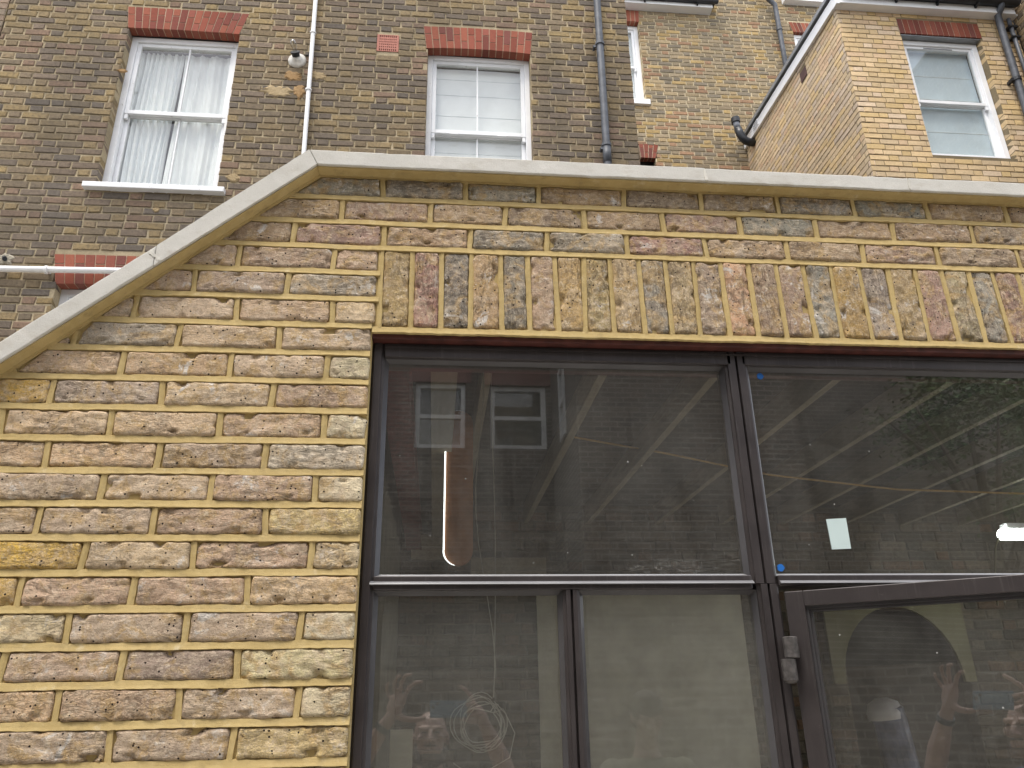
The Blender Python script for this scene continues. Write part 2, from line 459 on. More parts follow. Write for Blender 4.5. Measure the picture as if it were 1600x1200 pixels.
PAL_N = [(.41, .285, .195), (.43, .305, .20), (.39, .265, .19), (.47, .345, .22), (.385, .285, .21), (.44, .325, .235), (.46, .31, .195), (.41, .28, .19)]
OCH, GRY, PNK, DRK, ORG, PALE = (.47, .29, .07), (.22, .195, .16), (.36, .19, .155), (.17, .15, .13), (.52, .29, .13), (.50, .37, .25)
brick_n = [0]
def near_brick(x0b, x1b, x1t, x0t, z0, z1, col=None, vert=False, rough=1.0):
    """quad in the wall plane (x left/right at bottom and top); built in its own local frame, long side = local x"""
    seed = brick_n[0] * 7.31
    brick_n[0] += 1
    cx, cz = (x0b + x1b + x0t + x1t) / 4, (z0 + z1) / 2
    if vert: nx, nz_ = 14, 44
    else:
        nx, nz_ = max(10, int(44 * (x1b - x0b) / .215)), 14
    prot = rnd.uniform(-.0012, .0022)
    tiltx, tiltz = rnd.uniform(-.0012, .0012), rnd.uniform(-.0012, .0012)
    vs_, fs = [], []
    R = rnd.uniform(.8, 1.5) * rough
    dirx = rnd.uniform(-.6, .6)
    for j in range(nz_ + 1):
        v = j / nz_
        for i in range(nx + 1):
            u = i / nx
            xa = x0b + (x0t - x0b) * v; xb = x1b + (x1t - x1b) * v
            x = xa + (xb - xa) * u; z = z0 + (z1 - z0) * v
            W, H = max(xb - xa, .01), z1 - z0
            du, dv = min(u, 1 - u) * W, min(v, 1 - v) * H
            ed = min(du, dv)
            # ragged outline
            p = Vector((x * 1.0 + seed, 0, z))
            n1 = noise.noise(Vector((x * 60 + seed, z * 60, 1.3))); n2 = noise.noise(Vector((x * 22 + seed, z * 22, 5.1)))
            ex = (n1 * .0020 + n2 * .003) * (1 if du < .004 else .3)
            ez = (noise.noise(Vector((x * 55 + seed, z * 55, 9.3))) * .0018 + noise.noise(Vector((x * 18 + seed, z * 18, 3.3))) * .0022) * (1 if dv < .004 else .3)
            # rounded corners: pull in
            rc = .007
            if du < rc and dv < rc:
                k = (1 - du / rc) * (1 - dv / rc) * .0028
                ex += k if u < .5 else -k
                ez += k if v < .5 else -k
            e = max(0, 1 - ed / .0065)
            y = -.0025 - prot + e * e * (.0065 + .003 * n2)
            if vert: cr_ = noise.noise(Vector((x * 26 + z * 6 * dirx + seed, z * 9, 7.7)))
            else: cr_ = noise.noise(Vector((x * 9 + seed, z * 34 + x * 12 * dirx, 7.7)))
            y += abs(cr_) * .0034 * R * (1 - e) - .0008
            y += noise.noise(Vector((x * 45 + seed, z * 70, 2.2))) * .0020 * R
            y += noise.noise(Vector((x * 150 + seed, z * 190, 4.2))) * .0013 * R
            chip = noise.noise(Vector((x * 30 + seed, z * 30, 12.2)))
            if ed < .014 and chip > .29: y += (chip - .29) * .028
            y += tiltx * (u - .5) * 2 + tiltz * (v - .5) * 2
            vs_.append((x + ex - cx, y, z + ez - cz))
    w1 = nx + 1
    for j in range(nz_):
        for i in range(nx):
            a = j * w1 + i
            fs.append((a, a + 1, a + 1 + w1, a + w1))
    ring = [i for i in range(w1)] + [j * w1 + nx for j in range(1, nz_ + 1)] + [nz_ * w1 + i for i in range(nx - 1, -1, -1)] + [j * w1 for j in range(nz_ - 1, 0, -1)]
    b0 = len(vs_)
    for r_ in ring: vs_.append((vs_[r_][0], .035, vs_[r_][2]))
    L = len(ring)
    for k in range(L): fs.append((ring[k], b0 + k, b0 + (k + 1) % L, ring[(k + 1) % L]))
    if vert:   # local x = long axis: rotate geometry -90 about y, object +90
        vs_ = [(-z, y, x) for x, y, z in vs_]
    mb = MB(); mb.add(vs_, fs)
    o = mb.build('brick', M_BRN, None, smooth=True)
    o.parent = ext
    o.matrix_parent_inverse = Matrix.Translation(-Vector(ext.location))
    if vert:
        o.rotation_euler = (0, math.radians(90), 0)
    o.location = (cx, 0, cz)
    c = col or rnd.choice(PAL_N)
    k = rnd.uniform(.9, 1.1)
    k *= 1.34 if (vert or cz > 1.05) else (1.55 if cz > .8 else 1.75)  # upper courses and soldiers tinted darker: light falloff painted up the wall
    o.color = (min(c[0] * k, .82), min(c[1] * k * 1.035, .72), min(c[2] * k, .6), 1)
    return o

JH = .0075
# perpend centre positions, measured course by course on the wall plane (metres)
import json
ROWS = json.loads('''{"7": [-0.6806, -0.4458, -0.2184], "6": [-0.559, -0.3248, -0.0952], "5": [-0.6977, -0.46, -0.2164], "4": [-0.5574, -0.3183, -0.0991], "3": [-0.4436, -0.2145], "2": [-0.5526, -0.3205, -0.0958], "1": [-0.4271, -0.208], "0": [-0.3312, -0.103], "8": [-0.5523, -0.3258, -0.1038], "9": [-0.6688, -0.4359, -0.2038], "10": [-0.5635, -0.3442, -0.1011], "11": [-0.6756, -0.4548, -0.226], "12": [-0.5693, -0.3395, -0.1123], "13": [-0.6784, -0.4537, -0.2304], "14": [-0.5618, -0.334, -0.1048], "15": [-0.4531, -0.2242], "-1": [-0.2052, 0.0169, 0.2342, 0.431, 0.6392, 0.8491, 1.0702, 1.2804, 1.4918, 1.7235], "-2": [-0.0923, 0.1313, 0.3239, 0.5315, 0.7415, 0.951, 1.1614, 1.3794, 1.6086], "-3": [0.0075, 0.2211, 0.4136, 0.6418, 0.8525, 1.0664, 1.2811, 1.4929, 1.7258]}''')
SOLD = json.loads('''[0.0139, 0.0906, 0.1627, 0.2366, 0.311, 0.38, 0.4495, 0.5208, 0.5914, 0.6668, 0.737, 0.8103, 0.8835, 0.9578, 1.0315, 1.1071, 1.1806, 1.2593, 1.3373, 1.4139, 1.4905, 1.5656, 1.6365, 1.7058, 1.7783, 1.8508, 1.9233, 1.9958, 2.0683, 2.1408, 2.2133, 2.2858, 2.3583]''')
LST = .2297
SPEC = [(5, -.80, OCH), (10, -.68, (.50, .31, .065)), (11, -.79, (.46, .29, .09)), (9, -.10, (.53, .35, .16)), (13, -.12, (.56, .41, .24)), (15, -.11, (.53, .35, .17)),
        (13, -.34, (.27, .20, .165)), (10, -.34, (.37, .25, .205)), (10, -.05, (.50, .39, .25)), (12, -.05, (.54, .42, .27)), (14, -.05, (.50, .37, .25)), (4, -.05, (.52, .40, .26)), (8, -.05, (.50, .41, .29)),
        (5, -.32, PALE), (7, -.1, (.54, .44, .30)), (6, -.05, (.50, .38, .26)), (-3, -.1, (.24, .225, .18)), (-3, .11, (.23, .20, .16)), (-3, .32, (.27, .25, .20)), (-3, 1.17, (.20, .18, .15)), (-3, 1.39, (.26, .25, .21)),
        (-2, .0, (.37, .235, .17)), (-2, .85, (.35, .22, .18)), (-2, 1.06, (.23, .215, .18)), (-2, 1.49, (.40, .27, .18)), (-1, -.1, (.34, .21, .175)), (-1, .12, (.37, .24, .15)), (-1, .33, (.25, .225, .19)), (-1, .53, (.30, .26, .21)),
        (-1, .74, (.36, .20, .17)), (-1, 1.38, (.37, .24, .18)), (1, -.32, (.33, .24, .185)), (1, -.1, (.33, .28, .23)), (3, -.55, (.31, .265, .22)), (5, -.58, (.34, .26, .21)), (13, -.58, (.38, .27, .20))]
PAL_UP = [(.34, .235, .16), (.37, .25, .16), (.31, .225, .16), (.38, .26, .16), (.31, .235, .17), (.35, .225, .16)]  # browner upper bricks, with the light falloff darkened into them
def col_for(i, a, b):
    c = (a + b) / 2
    for k, x, col in SPEC:
        if k == i and a < x < b: return col
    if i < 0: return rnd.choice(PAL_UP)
    return rnd.choice(PAL_N)
strips, perps = [], []
for key, xs in ROWS.items():
    i = int(key)
    zt, zb = bed(i), bed(i + 1)          # course between joint i (top) and i+1 (bottom)
    zt_b, zb_b = zt - JH, zb + JH
    left_lim = -2.4
    right_end = 2.95 if i < 0 else (.012 if i < 3 else 0.0)
    xs = sorted(xs)
    while xs[0] > -1.75: xs.insert(0, xs[0] - LST * rnd.uniform(.985, 1.015))
    if i < 0:
        while xs[-1] < 2.7: xs.append(xs[-1] + LST * rnd.uniform(.985, 1.015))
    for k in range(len(xs)):
        a = xs[k]
        b = xs[k + 1] if k + 1 < len(xs) else right_end
        x0, x1 = a + JH, b - (JH if (k + 1 < len(xs) or 0 <= i < 3) else .002)
        # coping slope limits
        xs_t = (zt_b - 1.272) / SL - .158 + .016
        xs_b = (zb_b - 1.272) / SL - .158 + .016
        if i == -3: zt_b = 1.262; xs_t = -.158 + .012
        if x1 < xs_b + .02: continue
        if x1 < xs_t + .012:
            # triangle piece below the slope
            zz = 1.272 + SL * (x1 - .012 - .016 + .158)
            if zz - zb_b < .012: continue
            near_brick(max(x0, xs_b), x1, x1, x1 - .012, zb_b, zz)
        else:
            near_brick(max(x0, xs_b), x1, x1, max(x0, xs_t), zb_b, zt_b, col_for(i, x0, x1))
        if a > (zb - 1.272) / SL - .158 + .03: perps.append((a, zb, min(zt, slope_z(a) - .012)))
# lower courses below the picture down to the ground are kept plain: five more courses
for i in range(16, 20):
    xs = [-1.72 + (.115 if i % 2 else 0) + LST * k for k in range(8)]
    for k, a in enumerate(xs):
        b = xs[k + 1] if k + 1 < len(xs) else 0
        if b - a < .03: continue
        near_brick(a + JH, min(b, 0) - (JH if k + 1 < len(xs) else .002), min(b, 0) - (JH if k + 1 < len(xs) else .002), a + JH, bed(i + 1) + JH, bed(i) - JH)
        perps.append((a, bed(i + 1), bed(i)))
SC = [(.40, .28, .13), PNK, DRK, (.46, .30, .17), GRY, (.40, .27, .19), (.43, .28, .12), (.36, .27, .13), (.42, .30, .17), (.24, .22, .19), (.42, .31, .18),
      (.30, .22, .17), (.50, .29, .18), (.34, .23, .16), (.35, .235, .18), (.25, .24, .21), (.44, .28, .10), (.29, .235, .20), (.36, .25, .12), (.36, .22, .18),
      (.33, .27, .17), (.25, .23, .20), (.34, .20, .165), (.29, .24, .19), (.40, .28, .15), (.34, .23, .17), (.28, .24, .19), (.42, .28, .12)]
for k in range(len(SOLD) - 1):
    a, b = SOLD[k], SOLD[k + 1]
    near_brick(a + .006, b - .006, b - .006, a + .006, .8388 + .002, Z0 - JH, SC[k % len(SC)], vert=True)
    perps.append((a, .834, Z0))
perps.append((SOLD[-1], .834, Z0))

# struck pointing: one ribbon per bed joint and short ribbons for the perpends
ml = MB()
def ribbon(x0, x1, zc, half=.0078, step=.006, drop=0.0):
    n = max(2, int((x1 - x0) / step))
    base = len(ml.v); vs_ = []
    for k in range(n + 1):
        x = x0 + (x1 - x0) * k / n
        t1 = noise.noise(Vector((x * 60, zc * 31, 0))) * .0018 + noise.noise(Vector((x * 9, zc * 31, 4))) * .0028
        t2 = noise.noise(Vector((x * 60, zc * 37, 8))) * .0013 + noise.noise(Vector((x * 8, zc * 37, 2))) * .0022
        z_t, z_b = zc + half + t1, zc - half + t2
        yy = noise.noise(Vector((x * 14, zc * 20, 6))) * .0008
        vs_ += [(x, .006, z_t + .001), (x, .0002 + yy, z_t), (x, -.0012 + yy, zc - half * .1), (x, -.0030 + yy, z_b + .0008), (x, -.0024 + yy, z_b), (x, .006, z_b - .0004)]
    fs = []
    for k in range(n):
        for j in range(5):
            a = k * 6 + j
            fs.append((a, a + 1, a + 7, a + 6))
    ml.add(vs_, fs)
def ribbon_v(xc, z0, z1, half=.0068, slant=0):
    n = max(2, int((z1 - z0) / .006)); vs_ = []
    sgn = rnd.choice((-1, 1)); lean = rnd.uniform(-.0035, .0035)
    for k in range(n + 1):
        z = z0 + (z1 - z0) * k / n
        xx = xc + lean * (k / n - .5) * 2
        a = noise.noise(Vector((xc * 41, z * 50, 0))) * .0012; b = noise.noise(Vector((xc * 37, z * 50, 5))) * .0012
        vs_ += [(xx - half + a, .006, z), (xx - half + a + .0006, .0006 - sgn * .0012, z), (xx, -.0002, z), (xx + half + b - .0006, .0006 + sgn * .0012, z), (xx + half + b, .006, z)]
    fs = []
    for k in range(n):
        for j in range(4):
            a = k * 5 + j
            fs.append((a, a + 5, a + 6, a + 1))
    ml.add(vs_, fs)
for i in range(-2, 21):
    z = bed(i)
    xl = max(-2.4, (z - 1.272) / SL - .158 + .012)
    if i <= 0: ribbon(xl, 2.93, z)
    elif i < 3: ribbon(xl, .012, z)
    else: ribbon(xl, -.001, z)
ribbon(.0, 2.4, .8388 - .0085, half=.0085)
for a, zb, zt in perps: ribbon_v(a, zb + .0015, zt - .0015)
o = ml.build('pointing', M_MORN, ext, smooth=False)
o['kind'] = 'stuff'

T = .0555
M_JM = plain('pale_joint_mortar', (.60, .58, .52), .9, var=.12, scale=60, bump=.002)
for (jx, jz) in ((.859, 1.293), (1.4305, 1.292), (-.512, 1.0)):
    rr = random.Random(int(jx * 1000)); pts = []
    ax = math.atan(SL) if jx < -.2 else (-.5 if jx < 0 else 0)
    for k in range(18):
        a = k / 18 * 6.283
        u_, v_ = math.cos(a) * rr.uniform(.003, .011), math.sin(a) * .0195 * rr.uniform(.92, 1.04)
        if abs(v_) < .008: u_ *= .6
        pts.append((jx + u_ * math.cos(ax) - v_ * math.sin(ax), jz + u_ * math.sin(ax) + v_ * math.cos(ax)))
    if jx < -.2: pts = [(x, z + .0285 - .028 * 0) for x, z in pts] if False else [(x, z + (slope_z(jx) + T / 2 - jz)) for x, z in pts]
    MB().prism(pts, -.0412, -.03).build('joint_mortar', M_JM, ext)
# mortar fillet under the coping
mb = MB()
mb.prism([(-.158, 1.272), (2.95, 1.272), (2.95, 1.262), (-.152, 1.2615)], -.001, .02)
mb.prism([(-2.4, slope_z(-2.4)), (-.158, 1.2715), (-.152, 1.2610), (-2.4, slope_z(-2.4) - .0135)], -.0013, .02)
mb.build('bedding_mortar', M_MORN, ext)
# coping stones
def cop(poly, y0=-.04, y1=.30):
    o = MB().prism(poly, y0, y1).build('coping_stone', M_COP, ext, bevel=.0025)
    bm = bmesh.new(); bm.from_mesh(o.data)
    for ax in range(2):
        xs = [v.co.x for v in bm.verts]
        for k in range(1, 40):
            x = min(xs) + (max(xs) - min(xs)) * k / 40
            bmesh.ops.bisect_plane(bm, geom=bm.verts[:] + bm.edges[:] + bm.faces[:], plane_co=(x, 0, 0), plane_no=(1, 0, .0))
        break
    for v in bm.verts:
        if v.co.y < -.03:
            n_ = noise.noise(v.co * 30) * .0012 + noise.noise(v.co * 9) * .0014 + min(0, noise.noise(v.co * 47) + .28) * .006
            v.co.z += n_; v.co.y += noise.noise(v.co * 12 + Vector((5, 0, 0))) * .0012
    bm.to_mesh(o.data); bm.free()
    return o
def P(x, up=0): return (x, slope_z(x) + up)
cop([P(-2.4), P(-.953 - .45), P(-.953 - .45, T), P(-2.4, T)])
cop([P(-1.4015), P(-.5125), P(-.5125, T), P(-1.4015, T)])
cop([P(-.511), (-.158, 1.2722), (-.1575, 1.2722), (-.180, 1.3160), P(-.511, T)])
cop([(-.156, 1.2722), (.8585, 1.2722), (.8585, 1.3148), (-.179, 1.3155)])
cop([(.86, 1.272), (1.4295, 1.272), (1.4295, 1.3135), (.86, 1.3137)])
cop([(1.431, 1.2715), (2.99, 1.2715), (2.99, 1.313), (1.431, 1.3133)])
# drip lip under the coping front edge
mb = MB().box(-.156, 2.95, -.033, .006, 1.2675, 1.2718)
mb.prism([(-2.4, slope_z(-2.4) - .0005), (-.157, 1.2712), (-.157, 1.2672), (-2.4, slope_z(-2.4) - .0055)], -.033, .006)
mb.build('smeared_mortar', M_MORN, ext)
# lintel
MB().box(0.001, 2.399, .008, .105, .8110, .8225).build('steel_lintel', plain('red_primer', (.085, .026, .02), .6, var=.3, scale=30), ext)

# ------------------------------------------------------------------ GLAZING
win = empty('glazed_screen', (.9, .05, GZ), label='dark bronze framed glazed screen with its right hand door standing open', cat='window')
FY, GY = .034, .060     # face of frame, glass plane
def bar(name, x0, x1, z0, z1, y0=FY, y1=.10, parent=win, bevel=.002, mat=M_FR):
    return MB().box(x0, x1, y0, y1, z0, z1).build(name, mat, parent, bevel=bevel)
def prof_v(name, x0, x1, z0, z1, groove=True):
    """upright with stepped profile: extruded section"""
    m_ = MB(); d = .004
    xs_ = [x0, x0 + .006, x0 + .006, x0 + .010]
    sec = [(x0, .10), (x0, FY + .008), (x0 + .006, FY + .006), (x0 + .007, FY)]
    if groove:
        c_ = (x0 + x1) / 2
        sec += [(c_ - .003, FY), (c_ - .002, FY + .012), (c_ + .002, FY + .012), (c_ + .003, FY)]
    sec += [(x1 - .007, FY), (x1 - .006, FY + .006), (x1, FY + .008), (x1, .10)]
    n = len(sec)
    vs_ = [(x, y, z0) for x, y in sec] + [(x, y, z1) for x, y in sec]
    fs = [(i, (i + 1) % n, (i + 1) % n + n, i + n) for i in range(n)] + [tuple(range(n - 1, -1, -1)), tuple(range(n, 2 * n))]
    m_.add(vs_, fs)
    return m_.build(name, M_FR, win)
HZ, TZ0, TZ1 = .8105, .226, .262
prof_v('frame_jamb', -.001, .030, GZ + .02, HZ, False)
bar('frame_head', .030, .892, .775, HZ)
bar('frame_head', .920, 2.36, .775, HZ)
MB().box(.030, 2.36, FY - .004, FY, .7985, .8025).build('head_trim', M_FR, win)
prof_v('mullion', .876, .934, TZ0 + .012, HZ)
bar('transom', .030, .874, TZ0, TZ1 - .006)
bar('transom', .936, 2.36, TZ0 + .006, TZ1 - .006)
prof_v('mullion', .442, .480, GZ + .02, TZ0 - .0005)
prof_v('mullion', .886, .936, GZ + .02, TZ0 + .011)
bar('frame_sill', .030, .886, GZ + .02, GZ + .08)
prof_v('frame_jamb', 2.36, 2.40, GZ + .02, HZ, False)
# ledge strip at transom; its sky highlight is put into a paler metal colour
for a, b in ((.022, .876), (.938, 2.36)):
    MB().add([(a, FY + .002, .2455), (b, FY + .002, .2455), (b, FY - .006, .2400), (a, FY - .006, .2400), (a, FY - .008, .2375), (b, FY - .008, .2375), (b, FY + .002, .2365), (a, FY + .002, .2365)],
             [(0, 3, 2, 1), (3, 4, 5, 2), (4, 7, 6, 5), (0, 7, 4, 3), (1, 2, 5, 6), (0, 1, 6, 7)]).build('transom_lip', plain('lip_highlight_metal', (.22, .22, .225), .35, metal=.3, var=.1), win)
M_BEAD = plain('glazing_bead', (.075, .072, .075), .32, metal=.3, var=.15)
M_BEADL = plain('glazing_bead_lower', (.27, .27, .27), .35, metal=.3, var=.12)  # paler copy of the bead: sky highlight put into its colour
def pane(x0, x1, z0, z1, label=None, parent=win, y=GY, b=.010, lower=True):
    p = MB().box(x0, x1, y, y + .006, z0, z1).build('pane', M_GL, parent)
    if label: p['label'] = label
    # bevelled beads on four sides (sub-parts of the pane)
    def tri(A, B, inward, m_):
        A, B, inward = Vector(A), Vector(B), Vector(inward)
        b = .0065 if m_ is M_BEADL else .010
        f_ = Vector((0, -.012, 0))
        vs_ = [A + f_, B + f_, A, B, A + inward * b, B + inward * b]
        mm = MB().add(vs_, [(0, 1, 5, 4), (0, 2, 3, 1), (2, 4, 5, 3), (0, 4, 2), (1, 3, 5)])
        o = mm.build('glazing_bead', m_, None); o.parent = p
        o.matrix_parent_inverse = p.matrix_basis.inverted() if parent is win else Matrix()
        if parent is win: o.matrix_parent_inverse = Matrix.Translation(-Vector(win.location)) @ Matrix() if False else Matrix()
        return o
    yy = y - .0005
    tri((x0, yy, z0), (x1, yy, z0), (0, 0, 1), M_BEADL if lower else M_BEAD)
    tri((x0, yy, z1), (x1, yy, z1), (0, 0, -1), M_BEAD)
    tri((x0, yy, z0), (x0, yy, z1), (1, 0, 0), M_BEAD)
    tri((x1, yy, z0), (x1, yy, z1), (-1, 0, 0), M_BEAD)
    return p
pane(.030, .876, .256, .776, 'large upper left pane with smears along its lower edge')
pane(.934, 2.36, .256, .776, 'large upper right pane with stickers')
pane(.030, .442, GZ + .08, .226)
pane(.480, .886, GZ + .08, .226)
M_FILM = NT('protective_film')
M_FILM.t.nodes.remove(M_FILM.b)
_a = M_FILM.n('BsdfTransparent', Color=(.97, .97, .96)); _b = M_FILM.n('BsdfDiffuse', Color=(.55, .55, .50))
_m = M_FILM.n('MixShader'); M_FILM.set(_m.inputs[0], M_FILM.ramp(M_FILM.noise(M_FILM.pos((1, 1, 3)), 25, 6, .7), [(.3, .04), (.75, .09)]))
M_FILM.set(_m.inputs[1], _a.outputs[0]); M_FILM.set(_m.inputs[2], _b.outputs[0]); M_FILM.t.links.new(_m.outputs[0], M_FILM.out.inputs['Surface']); M_FILM = M_FILM.m
def film(x0, x1, z0, z1, seed):
    rr = random.Random(seed); pts = []
    def edge(a, b, n, amp, k):
        for i in range(n):
            u = i / n
            p = (a[0] + (b[0] - a[0]) * u, a[1] + (b[1] - a[1]) * u)
            j_ = rr.uniform(-amp, amp)
            pts.append((p[0] + (j_ if k else 0), p[1] + (0 if k else j_)))
    edge((x0, z0), (x1, z0), 10, .001, 0); edge((x1, z0), (x1, z1 - .02), 24, .0022, 1)
    pts.extend([(x1 - .004, z1 - .020), (x1 - .012, z1 - .010), (x1 - .010, z1 - .002), (x1 - .022, z1)])
    edge((x1 - .022, z1), (x0 + .03, z1), 16, .0012, 0)
    pts.extend([(x0 + .028, z1 - .001), (x0 + .018, z1 - .006), (x0 + .022, z1 - .013), (x0 + .008, z1 - .010), (x0 + .004, z1 - .03)])
    edge((x0 + .003, z1 - .035), (x0, z0), 24, .0015, 1)
    n = len(pts)
    return MB().add([(x, GY - .0012, z) for x, z in pts], [tuple(range(n))]).build('protective_film', M_FILM, win)
film(.048, .428, GZ + .1, .2135, 5)
film(.486, .878, GZ + .1, .2215, 8)
# stickers on the glass
M_BLUE = plain('blue_sticker_film', (.02, .15, .50), .4, var=.1)
M_LAB = plain('pale_label_film', (.55, .66, .64), .5, var=.05)
for x, z, lb in ((.973, .755, 'blue round sticker in the top corner of the upper right pane'), (.956, .276, 'blue round sticker in the bottom corner of the upper right pane')):
    MB().prism([(x + math.cos(a) * .0085 * (1 + .12 * math.cos(5 * a)), z + math.sin(a) * .0085) for a in [k * math.pi / 8 for k in range(16)]], GY - .0022, GY - .0010).build('sticker', M_BLUE, None, label=lb, cat='sticker', group='blue stickers on the glass')
MB().prism([(1.0850, .3895), (1.0850 + .002, .318), (1.134, .320), (1.1345, .3925)], GY - .0022, GY - .0010).build('paper_label', M_LAB, None, label='blank pale rectangular label stuck on the upper right pane', cat='label')

# door leaf, open 34 degrees towards the yard
AL = math.radians(34)
HX, HY = .944, .036
door = MB()
DW, DZ0, DZ1, ST = 1.0, GZ + .03, .2185, .040
DT = .045
# local frame: x along the leaf, y thickness (0 = outer face .. DT)
door.box(0, ST, 0, DT, DZ0, DZ1)
door.box(DW - ST, DW, 0, DT, DZ0, DZ1)
door.box(ST, DW - ST, 0, DT, DZ1 - .033, DZ1)
door.box(ST, DW - ST, 0, DT, DZ0, DZ0 + .08)
d = door.build('door', M_FR, None, bevel=.0015, label='open glazed door leaf hinged on the left and swung outwards')
d.parent = win
d.matrix_parent_inverse = Matrix.Translation(-Vector(win.location))
d.location = (HX, HY - .004, 0)
d.rotation_euler = (0, 0, -AL)
def dchild(mb_, name, mat, **k):
    o = mb_.build(name, mat, None, **k); o.parent = d; return o
dchild(MB().box(ST + .012, DW - ST - .012, .018, .024, DZ0 + .09, DZ1 - .045), 'pane', M_GL)
bd = MB()
for (x0, x1, z0, z1) in ((ST, ST + .006, DZ0 + .08, DZ1 - .033), (DW - ST - .006, DW - ST, DZ0 + .08, DZ1 - .033), (ST + .006, DW - ST - .006, DZ1 - .039, DZ1 - .033), (ST + .006, DW - ST - .006, DZ0 + .08, DZ0 + .086)):
    bd.box(x0, x1, .008, .03, z0, z1)
for (x0, x1, z0, z1) in ((ST + .006, ST + .012, DZ0 + .086, DZ1 - .039), (DW - ST - .012, DW - ST - .006, DZ0 + .086, DZ1 - .039), (ST + .012, DW - ST - .012, DZ1 - .045, DZ1 - .039), (ST + .012, DW - ST - .012, DZ0 + .086, DZ0 + .092)):
    bd.box(x0, x1, .014, .03, z0, z1)
dchild(bd, 'glazing_bead', M_BEAD)
dchild(MB().box(DW - ST + .008, DW - .01, -.05, -.035, GZ + .95, GZ + 1.1).box(DW - ST + .012, DW - .014, -.036, 0, GZ + .965, GZ + .985).box(DW - ST + .012, DW - .014, -.036, 0, GZ + 1.065, GZ + 1.085), 'handle', M_FR)
for zc in (.075, -1.45):
    h = MB().lathe((HX - .012, .010, zc + .002), (0, 0, 1), [(0, .0148), (.001, .016), (.042, .016), (.044, .012)], 20)
    h.lathe((HX - .022, .010, zc - .044), (0, 0, 1), [(-.006, .006), (-.004, .011), (0, .0148), (.001, .0155), (.043, .0155), (.044, .012)], 20)
    h.box(HX - .012, HX + .004, .010, .034, zc + .004, zc + .040)
    h.build('hinge', plain('hinge_steel', (.10, .092, .088), .45, metal=.4, var=.35, scale=90, bump=.0008, bscale=300), win, smooth=False)

# ------------------------------------------------------------------ BRICKWORK GENERATOR
def jit(v, s): return v + rnd.uniform(-s, s)
def brick_geo(L, H, D, pr, rj=.003):
    """local box: x 0..L, z 0..H, front at y=-pr, back y=D"""
    vs_ = []
    e = .004
    for (x, z) in ((0, 0), (L, 0), (L, H), (0, H)):
        vs_.append((jit(x, rj), rnd.uniform(0, .002), jit(z, rj)))
    for (x, z) in ((e * 2, e), (L - e * 2, e), (L - e * 2, H - e), (e * 2, H - e)):
        vs_.append((jit(x, rj), -pr + rnd.uniform(-.0015, .0015), jit(z, rj)))
    for (x, z) in ((0, 0), (L, 0), (L, H), (0, H)):
        vs_.append((x, D, z))
    fs = [(4, 5, 6, 7)] + [(k, (k + 1) % 4, 4 + (k + 1) % 4, 4 + k) for k in range(4)] + [(8 + k, 8 + (k + 1) % 4, (k + 1) % 4, k) for k in range(4)]
    return vs_, fs
def sub_interval(iv, lo, hi):
    out = []
    for a, b in iv:
        if hi <= a or lo >= b: out.append((a, b)); continue
        if lo > a: out.append((a, lo))
        if hi < b: out.append((hi, b))
    return out
